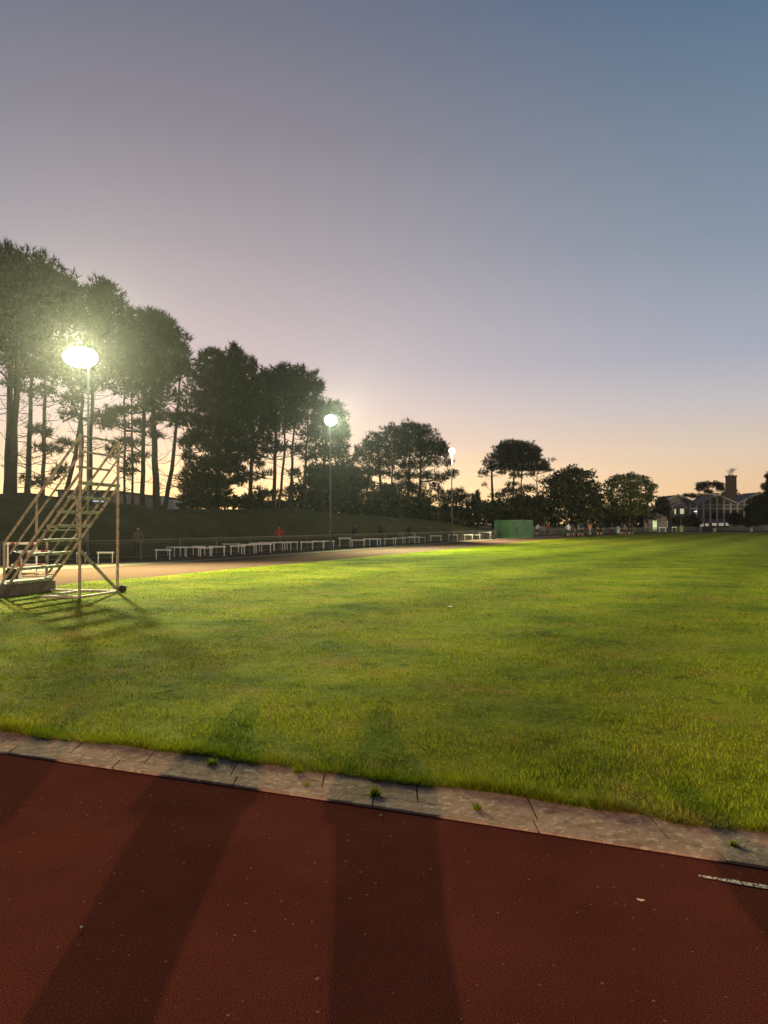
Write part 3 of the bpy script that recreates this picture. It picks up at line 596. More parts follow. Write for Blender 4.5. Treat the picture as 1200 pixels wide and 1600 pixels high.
blk = empty('concrete_block', A+v*1.86+u*(-.3)); tag(blk, 'weathered grey concrete plinth under the foot of the judges stand', 'concrete block')
MB().hexa([Vector((0,0,-.05)), v*.9+Vector((0,0,-.05)), v*.9+u*1.98+Vector((0,0,-.05)), u*1.98+Vector((0,0,-.05)), Vector((.01,.01,.31)), v*.9+Vector((0,.01,.30)), v*.88+u*1.96+Vector((0,0,.3)), u*1.96+Vector((0,0,.265))]).build('plinth', MT['concrete'], blk, .02)
m = MB(); m.hexa([Vector((-.12,-.3,-.02)), Vector((.1,-.3,-.02)), Vector((.12,-.1,-.02)), Vector((-.1,-.1,-.02)), Vector((-.04,-.24,.14)), Vector((.03,-.24,.12)), Vector((.04,-.16,.13)), Vector((-.03,-.17,.14))])
m.build('rubble', MT['concrete'], blk, .01)

# ---------------------------------------------------------------- hurdles
def hurdle(name='hurdle', wid=.9, hgt=.6, red=False):
    r = empty(name, (0,0,0)); bh = .085 if not red else .075
    mats = [MT['white'], MT['red']]; m = MB()
    if red:
        n = 7; 
        for k in range(n): m.box((-wid/2+wid*k/n, -.012, hgt-bh), (-wid/2+wid*(k+1)/n-.0, .012, hgt), 1 if k in (1, 5) else 0)
    else: m.box((-wid/2, -.014, hgt-bh), (wid/2, .014, hgt))
    m.build('crossbar', mats, r)
    for s in (-1, 1):
        MB().bar((s*(wid/2-.08), .0, .03), (s*(wid/2-.08), 0, hgt-.015), .045, .035).build('upright', MT['white'], r)
        MB().bar((s*(wid/2-.08), -.05, .02), (s*(wid/2-.08), .42, .02), .035, .03).build('foot', MT['darkmetal'], r)
    MB().bar((-wid/2+.1, .0, .05), (wid/2-.1, .0, .05), .02, .02).build('lower_bar', MT['darkmetal'], r)
    return r
HL = [(242,268,858,875.5),(252,276,849,865.5),(260,284,854,870),(271,293,854,871),(287,313,854,870),(300,322,853,868),(312,333,855,870),(326,353,853,869.5),(348,375,849,864),
      (359,384,852,867),(376,399,850,866),(388,411,848,863),(398,425,849,864.5),(403,431,847,862),(426,447,846.5,861),(440,456,846.5,861.5),(447,466,846,860),(469,490,846,860.5),
      (487,508,845,859),(503,523,844.5,858),(529,548.5,840,855.5),(548,571,843,855.5),(567,592,841,853.5),(576,596,841.5,854),(599,620,841,852.5),(613,631,840,851),(631,650,839,850),
      (638,657,838,849.5),(652,665,839,848.5),(671,691,836.5,846.7),(694,710,832,843.2),(700,716,835,845.3),(725,739,835,844.3),(738,751,835.3,842.8),(747,768,831,841.8),(152,178,862,881),(119,135,863,880)]
HL.sort()
ords = ['first','second','third','fourth','fifth','sixth','seventh','eighth','ninth','tenth','eleventh','twelfth','thirteenth','fourteenth','fifteenth','sixteenth','seventeenth','eighteenth','nineteenth','twentieth']
proto = hurdle(); first = True
marks = {0:'white hurdle half hidden behind the near post of the judges stand', 1:'lone white hurdle standing between the two posts of the judges stand, before the fence'}
for i, (x0, x1, yt, yb) in enumerate(HL):
    o = proto if first else copy_tree(proto); first = False
    p = G((x0+x1)/2, yb); wd = (x1-x0)/F*p.y; hg = CAMH-(yt-HOR)/F*p.y
    o.location = p; sx_ = wd/.9; o.scale = (sx_, 1, max(.5, hg/.6)); o.rotation_euler = (0, 0, R(random.uniform(-6, 14)))
    k = i-2
    if i in marks: lab = marks[i]
    elif k < 16: lab = 'low white hurdle before the fence, %s in the row left of the second floodlight' % ords[k]
    elif k < 19: lab = 'low white hurdle beside the second floodlight mast, %s of that trio' % ords[k-16]
    elif k < 28: lab = 'pale hurdle near the litter bins, %s right of the second floodlight' % ords[k-19]
    else: lab = 'distant pale hurdle between the bins and the green container, %s from the left' % ords[k-28]
    tag(o, lab, 'hurdle', 'hurdles lined up before the fence')
for (px, py, wd, hg, rz, lab) in [(35,898,1.15,1.08,-4,'tall hurdle with red and white board behind the foot of the stand, highest board'),
                                  (54,899,1.0,.82,3,'hurdle with red and white board behind the stand, middle height board'),
                                  (47,903,1.15,.44,0,'hurdle with lowest red and white board, seen between the lower treads of the stand')]:
    o = hurdle('hurdle', wd, hg, True); o.location = G(px, py); o.rotation_euler = (0,0,R(rz)); tag(o, lab, 'hurdle', 'red and white hurdles behind the stand')
for (x0, x1, yt, yb, lab) in [(1029,1041,824,830.6,'small white hurdle left of the white flagpole by the building'), (1049.5,1057.5,823,830.6,'small white hurdle right of the white flagpole by the building')]:
    o = copy_tree(proto); p = G((x0+x1)/2, yb+1.2); o.location = p; o.scale = ((x1-x0)/F*p.y/.9, 1, (CAMH-(yt-HOR)/F*p.y)/.6); o.rotation_euler = (0,0,0)
    tag(o, lab, 'hurdle', 'hurdles beside the flagpole')

# bags and bottle behind the stand
def bag(loc, w_, d_, h_, label, rz):
    r = empty('bag', loc, rz); bm = bmesh.new(); bmesh.ops.create_icosphere(bm, subdivisions=3, radius=1)
    for q in bm.verts:
        c = q.co; n = 1+.10*math.sin(c.x*6+c.z*4)+.06*math.sin(c.y*9); s_ = lambda a: math.copysign(abs(a)**.6, a)
        q.co = Vector((s_(c.x)*w_/2*n*(1-.2*max(0,c.z)), s_(c.y)*d_/2, s_(c.z)*h_/2*n+h_/2))
    me = bpy.data.meshes.new('bag_body'); bm.to_mesh(me); bm.free(); me.materials.append(MT['blackcloth'])
    for f in me.polygons: f.use_smooth = True
    link('bag_body', me, r); MB().tube([(-.07,0,h_*.97),(-.05,0,h_*1.12),(.05,0,h_*1.12),(.07,0,h_*.97)], .012, 6).build('handle', MT['blackcloth'], r)
    tag(r, label, 'bag', 'black bags behind the stand')
bag(W(24,883,24.2)+Vector((0,0,-.0)), .30, .2, .44, 'black bag slung on the tall red and white hurdle behind the stand', 0)
bag(G(20,905.5), .42, .3, .36, 'black bag on the ground just above the lowest tread of the stand', .2)
bo = empty('bottle', G(32,907)); tag(bo, 'small white plastic bottle standing on the track behind the lowest tread', 'bottle')
MB().lathe([(.045,0),(.05,.02),(.05,.17),(.02,.2),(.02,.22)]).build('bottle_body', MT['white'], bo); MB().lathe([(.024,.222),(.024,.25)]).build('cap', MT['white'], bo)

# ---------------------------------------------------------------- fence
fn = empty('fence', FENCE[0]); tag(fn, 'low grey railing fence with thin uprights running round the outside of the track', 'fence')
pts = [];
for i in range(len(FENCE)-1):
    a, b = FENCE[i], FENCE[i+1]; n = max(1, int((b-a).length/.5))
    for k in range(n): pts.append(a.lerp(b, k/n)-FENCE[0])
pts.append(FENCE[-1]-FENCE[0])
FH = .9; rail = MB(); low = MB(); seg = 6
for i in range(0, len(pts)-seg, seg):
    a, b = pts[i], pts[i+seg]; rail.bar((a.x,a.y,FH), (b.x,b.y,FH), .045, .04); low.bar((a.x,a.y,.1), (b.x,b.y,.1), .025, .025); 
    low.bar((a.x,a.y,FH-.12), (b.x,b.y,FH-.12), .02, .02)
rail.build('top_rail', MT['fencerail'], fn); low.build('lower_rail', MT['fencerail'], fn)
cnt = 0; 
for i in range(0, len(pts), seg):
    if cnt >= 95: break
    p = pts[i]; o = MB().bar((0,0,-.02), (0,0,FH+.03), .06, .06).build('post', MT['fencerail'], fn); o.location = p; cnt += 1
# uprights between the rails, one pattern mesh per fence
a_ = np.array([(p.x, p.y) for p in pts]); dl = np.r_[0, np.cumsum(np.hypot(*np.diff(a_, axis=0).T))]
step = np.where(True, .11, .11); q = np.arange(0, dl[-1], .11); qx = np.interp(q, dl, a_[:,0]); qy = np.interp(q, dl, a_[:,1]); hw = .009
n = len(q); vv = np.zeros((n,8,3))
for k,(sx_,sy_,z) in enumerate([(-1,-1,.08),(1,-1,.08),(1,1,.08),(-1,1,.08),(-1,-1,FH-.02),(1,-1,FH-.02),(1,1,FH-.02),(-1,1,FH-.02)]):
    vv[:,k,0] = qx+sx_*hw; vv[:,k,1] = qy+sy_*hw; vv[:,k,2] = z
quads = np.array([0,1,5,4,1,2,6,5,2,3,7,6,3,0,4,7]); fi = (np.arange(n)[:,None]*8+quads[None,:]).ravel()
np_mesh('railing_bars', vv.reshape(-1,3), fi, [MT['fence']], 4, fn)

# ---------------------------------------------------------------- green container
MT['green_l'] = mat('green_container_paint', (.048,.115,.048), .6, col2=(.032,.072,.034), thr=(.45,.7), vscale=.9)
cg = G(773,840.4); ct = empty('container', cg); tag(ct, 'green corrugated steel storage container beside the track bend', 'container')
Hc = CAMH-(812.5-HOR)/F*cg.y; ex = Vector((.7071,-.7071,0)); ey = Vector((.7071,.7071,0)); Wc = 2.39; Lc = 4.31
def corr(p0, dirv, L, H, n, outn, m):
    step = L/n; prev = None; pts = []
    for k in range(n):
        for f, o_ in ((.0,0),(.12,.05),(.5,.05),(.62,0)): pts.append(p0+dirv*(step*(k+f))+outn*o_)
    pts.append(p0+dirv*L)
    for a, b in zip(pts, pts[1:]): m.poly([a+Vector((0,0,.14)), b+Vector((0,0,.14)), b+Vector((0,0,H-.1)), a+Vector((0,0,H-.1))])
c0 = Vector((0,0,0)); c1 = ex*Wc; c2 = c1+ey*Lc; c3 = ey*Lc
m = MB(); corr(c0, ex, Wc, Hc, 6, -ey, m); corr(c1, ey, Lc, Hc, 18, ex, m); corr(c3, ex, Wc, Hc, 6, ey, m); corr(c0, ey, Lc, Hc, 18, -ex, m); m.build('wall_panels', MT['green_l'], ct)
m = MB(); m.poly([c0+Vector((0,0,Hc-.03)), c1+Vector((0,0,Hc-.03)), c2+Vector((0,0,Hc-.03)), c3+Vector((0,0,Hc-.03))]); m.build('roof', MT['green_l'], ct)
m = MB()
for p in (c0,c1,c2,c3): m.bar(p+Vector((0,0,0)), p+Vector((0,0,Hc)), .14, .14)
for a, b in ((c0,c1),(c1,c2),(c2,c3),(c3,c0)):
    m.bar(a+Vector((0,0,Hc-.06)), b+Vector((0,0,Hc-.06)), .12, .12); m.bar(a+Vector((0,0,.08)), b+Vector((0,0,.08)), .12, .14)
m.build('frame', MT['green_l'], ct)
for k in (.3,.45,.6,.75): MB().tube([c0+ex*Wc*k-ey*.08+Vector((0,0,.2)), c0+ex*Wc*k-ey*.08+Vector((0,0,Hc-.2))], .022, 6).build('locking_bar', MT['green_l'], ct)
# gate frame and small trolley beside the container
gt = empty('barrier', G(815,839.5)); tag(gt, 'low grey tubular barrier standing in front of the container', 'barrier')
MB().tube([(0,0,0),(0,0,1.0),(2.6,0,1.0),(2.6,0,0)], .03, 6).build('frame', MT['galv'], gt); MB().bar((.03,0,.35),(2.57,0,.35), .03).build('lower_bar', MT['galv'], gt)
tg = empty('trolley', G(765,842.5)); tag(tg, 'dark trolley with black wheels at the left foot of the container', 'trolley')
MB().box((-.5,-.2,.28),(.5,.2,.36)).build('deck', MT['darkmetal'], tg, .01); MB().tube([(.5,0,.34),(.62,0,1.0)], .02, 6).build('handle', MT['galv'], tg)
for s in (-.42, .42):
    for t in (-.2,.2):
        wq = MB(); wq.lathe([(.05,-.05),(.2,-.05),(.2,.05),(.05,.05)], n=16); wq.bm.transform(Matrix.Rotation(math.pi/2, 4, 'X')); w2 = wq.build('wheel', MT['rubber'], tg); w2.location = (s, t, .2)

# ---------------------------------------------------------------- litter bins
def bin_(p, lab, s=1.0, grp='litter bins along the fence'):
    r = empty('litter_bin', p); r.scale = (s,s,s); tag(r, lab, 'litter bin', grp)
    MB().lathe([(.24,0),(.27,.05),(.30,.72)]).build('body', MT['bin'], r); MB().lathe([(.32,.72),(.33,.80),(.31,.95),(.22,1.08),(.08,1.13),(0.0,1.14)]).build('lid', MT['bin'], r)
    MB().hexa([(-.14,-.335,.80),(.14,-.335,.80),(.14,-.2,.80),(-.14,-.2,.80),(-.13,-.325,.92),(.13,-.325,.92),(.13,-.2,.92),(-.13,-.2,.92)]).build('opening', MT['bindark'], r)
for px, yt, yb, lab in ((567.5,834,849.5,'pale domed litter bin with a dark opening, leftmost bin along the fence'),(627,832,848,'greenish domed litter bin, middle one behind the row of hurdles'),(644.5,831.5,847.5,'grey green domed litter bin, right one behind the row of hurdles'),(965,822.5,833.6,'pale litter bin between the runners and the pale lit tree')):
    p = G(px, yb); bin_(p, lab, (CAMH-(yt-HOR)/F*p.y)/1.14)
bt = empty('crate', G(589,852)); tag(bt, 'blue plastic crate standing under the hurdles beside the first bin', 'crate')
MB().box((-.4,-.2,.0),(.4,.2,.3)).build('crate_body', mat('blue_plastic', (.04,.10,.17), .5), bt, .02); MB().box((-.42,-.22,.302),(.42,.22,.34)).build('rim', mat('blue_rim', (.05,.13,.2), .5), bt, .01)

# ---------------------------------------------------------------- buildings
MT['wallb'] = mat('brown_wall', (.22,.175,.15), .85, var=.15, vscale=1.2); MT['pier'] = mat('grey_pier', (.5,.44,.40), .8, var=.1); MT['glass'] = mat('dark_glass', (.02,.022,.025), .12, spec=.5)
MT['fascia'] = mat('pale_fascia', (.33,.28,.26), .7, var=.1); MT['roofm'] = mat('grey_roof', (.10,.09,.09), .8); MT['frame'] = mat('window_frame', (.55,.50,.45), .6)
MT['lit'] = emit('lit_window', (.62,.60,.30), .75); MT['litw'] = emit('lit_panel', (.72,.62,.40), .38); MT['litg'] = emit('lit_green_window', (.42,.55,.16), .8)
MT['brick'] = mat('chimney_brick', (.15,.085,.06), .9, var=.2, vscale=3)
D = 178.; s = D/F; yg = HOR+CAMH*F/D
def Bp(px, py): return Vector(((px-1112)*s, 0, (yg-py)*s))
hb = empty('gabled_building', Vector(((1112-600)*s, D, 0))); tag(hb, 'long dark building with three zigzag gables and tall narrow windows, right side', 'building')
prof_ = [(1040,782),(1057.5,774.5),(1087.4,788),(1118,774),(1150.5,787.5),(1184,770.5),(1217,786),(1250,771),(1280,786)]
m = MB(); m.prism([Bp(1040,yg)]+[Bp(*q) for q in prof_]+[Bp(1280,yg)], (0,7,0)); m.build('wall', MT['wallb'], hb)
for (x0,y0),(x1,y1) in zip(prof_, prof_[1:]):
    a, b = Bp(x0,y0), Bp(x1,y1); a.z += .02; b.z += .02
    MB().hexa([a+Vector((0,-.9,0)), b+Vector((0,-.9,0)), b+Vector((0,7.4,0)), a+Vector((0,7.4,0)), a+Vector((0,-.9,.16)), b+Vector((0,-.9,.16)), b+Vector((0,7.4,.16)), a+Vector((0,7.4,.16))]).build('roof', MT['roofm'], hb)
    MB().hexa([a+Vector((0,-.98,-.12)), b+Vector((0,-.98,-.12)), b+Vector((0,-.902,-.12)), a+Vector((0,-.902,-.12)), a+Vector((0,-.98,.34)), b+Vector((0,-.98,.34)), b+Vector((0,-.902,.34)), a+Vector((0,-.902,.34))]).build('fascia', MT['fascia'], hb)
def roof_y(px): return float(np.interp(px, [q[0] for q in prof_], [q[1] for q in prof_]))
piers = [1088.2+10.6*k for k in range(-1, 12)]
for x in piers:
    if x > 1205: break
    m = MB(); a = Bp(x-1.1, 817); b = Bp(x+1.1, roof_y(x)+1.2); m.box((a.x,-.28,a.z),(b.x,-.005,b.z)); m.build('pier', MT['pier'], hb)
for i in range(len(piers)-1):
    x0, x1 = piers[i]+1.6, piers[i+1]-1.6
    if x1 > 1203: break
    a, b = Bp(x0, 810.5), Bp(x1, 796.5); fr = MB().box((a.x-.05,-.06,a.z-.05),(b.x+.05,-.003,b.z+.05)).build('window', MT['wallb'], hb); MB().box((a.x,-.09,a.z),(b.x,-.063,b.z)).build('pane', MT['glass'], fr)
    a, b = Bp(x0, 793.3), Bp(x1, 789.8); fr = MB().box((a.x-.12,-.08,a.z-.12),(b.x+.12,-.003,b.z+.12)).build('window', MT['frame'], hb); MB().box((a.x,-.12,a.z),(b.x,-.083,b.z)).build('pane', MT['glass'], fr)
    yl, yr = roof_y(x0)+2.6, roof_y(x1)+2.6
    xm = (x0+x1)/2
    if min(yl, yr) < 786.5:
        pts_ = [Bp(x0,787.5)+Vector((0,-.05,0)), Bp(x1,787.5)+Vector((0,-.05,0)), Bp(x1,min(yr,787))+Vector((0,-.05,0)), Bp(x0,min(yl,787))+Vector((0,-.05,0))]
        MB().prism(pts_, (0,.045,0)).build('window', MT['glass'], hb)
# bay in the first gable with curved hood and lit windows
a, b = Bp(1046,820), Bp(1066,792); MB().box((a.x,-1.3,a.z),(b.x,-.004,b.z)).build('bay', MT['wallb'], hb)
hood = [Bp(1045,792)]+[Bp(1045+21.5*t, 792-7*math.sin(math.pi/2*min(1,t*1.5))) for t in (.1,.25,.45,.67)]+[Bp(1066.5,785),Bp(1066.5,792)]
MB().prism([p+Vector((0,-1.45,.003)) for p in hood], (0,1.4,0)).build('hood', MT['fascia'], hb)
for x0,x1,y0,y1,mm in ((1050.5,1052.7,803.3,795.5,'lit'),(1059.3,1065.2,803,795,'lit'),(1050,1055,810,804.5,'frame'),(1059.5,1064.5,810,804.5,'frame')):
    a, b = Bp(x0,y0), Bp(x1,y1); fr = MB().box((a.x,-1.36,a.z),(b.x,-1.303,b.z)).build('window', MT[mm], hb)
    if mm == 'frame': MB().box((a.x+.14,-1.39,a.z+.14),(b.x-.14,-1.363,b.z-.14)).build('pane', MT['glass'], fr)
for x0,x1 in ((1069,1074.5),(1079,1085)):
    a, b = Bp(x0,795), Bp(x1,790.5); MB().box((a.x,-.07,a.z),(b.x,-.003,b.z)).build('window', MT['frame'], hb)
a, b = Bp(1084,801), Bp(1087,797.5); MB().lathe([(.05,-.1),(.28,-.05),(.28,.05),(.05,.1)]).build('wall_lamp', emit('wall_lamp_glow', (.9,1,1), 3), hb).location = ((a.x+b.x)/2, -.5, (a.z+b.z)/2)
# low lit windows of the building's ground floor
for x0,x1,y0,y1 in ((1092,1097.5,822.5,817.8),(1100,1105.5,822,817.8),(1110.7,1118,821.5,817.2),(1121,1129,821.5,817.2),(1131.7,1140.3,821.3,816.8)):
    a, b = Bp(x0,y0), Bp(x1,y1); fr = MB().box((a.x-.1,-.6,a.z-.1),(b.x+.1,-.003,b.z+.1)).build('window', MT['wallb'], hb); MB().box((a.x,-.63,a.z),(b.x,-.603,b.z)).build('pane', MT['litw'], fr)
# chimney behind
Dc = 200.; sc_ = Dc/F; cb = empty('chimney', Vector(((1142.5-600)*sc_, Dc, 0))); tag(cb, 'tall square brick chimney stack behind the gabled roofs', 'chimney')
tz = W(1142,743,Dc).z; hw = 6.1*sc_; MB().hexa([(-hw*1.08,-hw,0),(hw*1.08,-hw,0),(hw*1.08,hw,0),(-hw*1.08,hw,0),(-hw,-hw*.95,tz-.4),(hw,-hw*.95,tz-.4),(hw,hw*.95,tz-.4),(-hw,hw*.95,tz-.4)]).build('stack', MT['brick'], cb)
MB().box((-hw-.12,-hw-.1,tz-.398),(hw+.12,hw+.1,tz)).build('cap', MT['brick'], cb)
for q_ in (-.45, .35): MB().lathe([(.16,0),(.2,.35)], (q_,0,tz+.002)).build('chimney_pot', MT['brick'], cb)
# smoke
sm = bpy.data.materials.new('smoke'); sm.use_nodes = True; t = sm.node_tree; t.nodes.clear()
pv = N(t, 'ShaderNodeVolumePrincipled'); pv.inputs['Color'].default_value = (.35,.33,.36,1); tcn = N(t, 'ShaderNodeTexCoord'); nn_ = N(t, 'ShaderNodeTexNoise'); nn_.inputs['Scale'].default_value = 1.3; nn_.inputs['Detail'].default_value = 5
t.links.new(tcn.outputs['Object'], nn_.inputs['Vector'])
ln = N(t, 'ShaderNodeVectorMath', operation='LENGTH'); t.links.new(tcn.outputs['Object'], ln.inputs[0])
den = M('MULTIPLY', M('MAXIMUM', M('SUBTRACT', nn_.outputs[0], M('MULTIPLY_ADD', ln.outputs['Value'], .28, .33, nt=t), nt=t), 0., nt=t), 9., nt=t); t.links.new(den, pv.inputs['Density'])
t.links.new(pv.outputs[0], N(t, 'ShaderNodeOutputMaterial').inputs['Volume'])
bm = bmesh.new(); bmesh.ops.create_icosphere(bm, subdivisions=2, radius=1.0); me = bpy.data.meshes.new('smoke'); bm.to_mesh(me); bm.free(); me.materials.append(sm)
o = link('smoke', me); o.location = W(1144,735,Dc); o.scale = (1.5,1.2,1.2); tag(o, 'wisp of grey smoke drifting above the brick chimney', 'smoke', kind='stuff')
# low pale building beyond the bank at the left
Dl = 84.; sl = Dl/F; lb = empty('pavilion', Vector(((190-600)*sl, Dl, bank_z(190,Dl)))); tag(lb, 'low pale flat roofed building seen between trunks beyond the bank, with a blue sign', 'building')
zb = lb.location.z
def Lp(px, py, dy=0): p = W(px, py, Dl); return Vector(((px-190)*sl, dy, p.z-zb))
m = MB(); m.prism([Lp(90,800),Lp(90,768),Lp(185,769),Lp(185,800)], (0,8,0)); m.build('wall', mat('dark_cladding', (.16,.13,.13), .8), lb)
m = MB(); m.prism([Lp(185.3,800,-1.5),Lp(185.3,771,-1.5),Lp(258,778,-1.5),Lp(258,800,-1.5)], (0,8,0)); m.build('wall', mat('pale_cladding', (.32,.28,.30), .7, var=.1), lb)
m = MB(); m.prism([Lp(184,770.8,-1.8),Lp(184,768.5,-1.8),Lp(260,775.8,-1.8),Lp(260,778.0,-1.8)], (0,8.6,0)); m.build('roof', MT['roofm'], lb)
m = MB(); m.prism([Lp(88,767.8,-.4),Lp(88,765,-.4),Lp(184,766.5,-.4),Lp(184,768.8,-.4)], (0,8.6,0)); m.build('roof', MT['roofm'], lb)
LETM = emit('sign_white_letters', (.7,.75,1), .9)
sg = MB().box(tuple(Lp(138,787,-.12)), tuple(Lp(164,780.5,-.01))).build('sign', mat('sign_blue', (.03,.05,.22), .5, emis=(.08,.12,.5), estr=.8), lb)
for x0,x1 in ((140.5,143),(146.5,148),(148.8,150.4),(151.2,152.4),(153,154.6),(155.4,156.4),(159.2,162)): MB().box(tuple(Lp(x0,785.3,-.16)), tuple(Lp(x1,782.4,-.122))).build('letter', LETM, sg)
MB().box(tuple(Lp(255.4,800,-1.62)), tuple(Lp(258.2,778.6,-1.502))).build('downpipe', mat('red_brown_trim', (.14,.05,.03), .7), lb)
# lit facade showing through the trees right of the container
Dt = 150.; st_ = Dt/F; tb = empty('lit_annex', Vector(((838-600)*st_, Dt, 0))); tag(tb, 'tall narrow building front with pale green lit windows glimpsed between the trees', 'building')
def Tp(px, py, dy=0): return Vector(((px-838)*st_, dy, W(px,py,Dt).z))
m = MB(); m.box((Tp(829,830).x,0,0), (Tp(853,830).x,6,Tp(838,782).z)); m.build('wall', MT['wallb'], tb)
for x0,x1,y0,y1 in ((834,840.5,798,785),(842.5,846.5,792.5,788.5),(835.5,840.5,803.5,799),(844.5,850,815.5,807.5),(836.5,839,813,806)):
    a, b = Tp(x0,y0), Tp(x1,y1); fr = MB().box((a.x-.08,-.05,a.z-.08),(b.x+.08,-.003,b.z+.08)).build('window', MT['frame'], tb); MB().box((a.x,-.1,a.z),(b.x,-.053,b.z)).build('pane', MT['litg'], fr)
Dt2 = 156.; st2 = Dt2/F; t2 = empty('shed', Vector(((1023-600)*st2, Dt2, 0))); tag(t2, 'small hut with a bright green lit doorway behind the pale lit tree', 'hut')
MB().box((-2.2,0,0),(2.4,3,3.0)).build('wall', MT['wallb'], t2)
MB().prism([(-2.4,-.3,3.003),(2.6,-.3,3.003),(.1,-.3,3.9)], (0,3.6,0)).build('roof', MT['roofm'], t2)
fr = MB().box((-.5,-.08,.1),(.42,-.003,2.45)).build('door', MT['frame'], t2); MB().box((-.42,-.12,.5),(.34,-.083,2.35)).build('pane', MT['litg'], fr)
# poles near the building
def pole(px, py0, py1, d, r, lab, m_, cat, name, tilt=0, box=False):
    rt = empty(name, Vector(((px-600)/F*d, d, 0))); tag(rt, lab, cat); z = W(px, py1, d).z
    MB().tube([(0,0,0),(tilt,0,z)], [r, r*.7], 8).build('pole', m_, rt)
    if box: MB().lathe([(.05,0),(.22,.05),(.2,.25),(.08,.32)], (0,0,z*.86)).build('finial', m_, rt); MB().bar((0,0,z*.8),(.5,0,z*.86), .06).build('bracket', m_, rt)
    return rt
pole(1042.5,830,780,158,.13,'white flagpole standing in front of the first gable of the building',MT['white'],'flagpole','flagpole', -.15, True)
pole(1062,830,805,160,.10,'short leaning grey pole right of the white flagpole',MT['galv'],'pole','leaning_post', .5)
pole(1012.5,833,785,139,.07,'thin dark pole in front of the pale lit tree',MT['lampbody'],'pole','thin_pole', 0, True)
def cabinet(px, py0, py1, w_, col, lab, name='cabinet', cat='cabinet'):
    p = G(px, py0+1.4); h_ = CAMH-(py1-HOR)/F*p.y; r = empty(name, p); tag(r, lab, cat); ww = w_/F*p.y/2
    mm = mat(name+'_paint', col, .6, var=.1); MB().box((-ww,-.3,0),(ww,.3,h_*.9)).build('body', mm, r, .02); MB().box((-ww-.06,-.36,h_*.9+.002),(ww+.06,.36,h_)).build('lid', mm, r, .02)
    for q_ in (-.5,.5): MB().box((ww*q_-.03,-.33,h_*.4),(ww*q_+.03,-.302,h_*.5)).build('handle', MT['darkmetal'], r)
cabinet(1064,829.8,821.5,5.5,(.26,.24,.10),'yellow green cabinet beside the leaning grey pole')
cabinet(1095,829,823.5,3.6,(.42,.34,.30),'small pale box standing under the first lit window','storage_box','box')
cabinet(1116,829.5,825,3.4,(.28,.24,.12),'small tan box standing under the third lit window','storage_box','box')
cabinet(1174,829.3,820.5,2.4,(.72,.70,.66),'upright white board on the fence line right of the building','white_board','board')

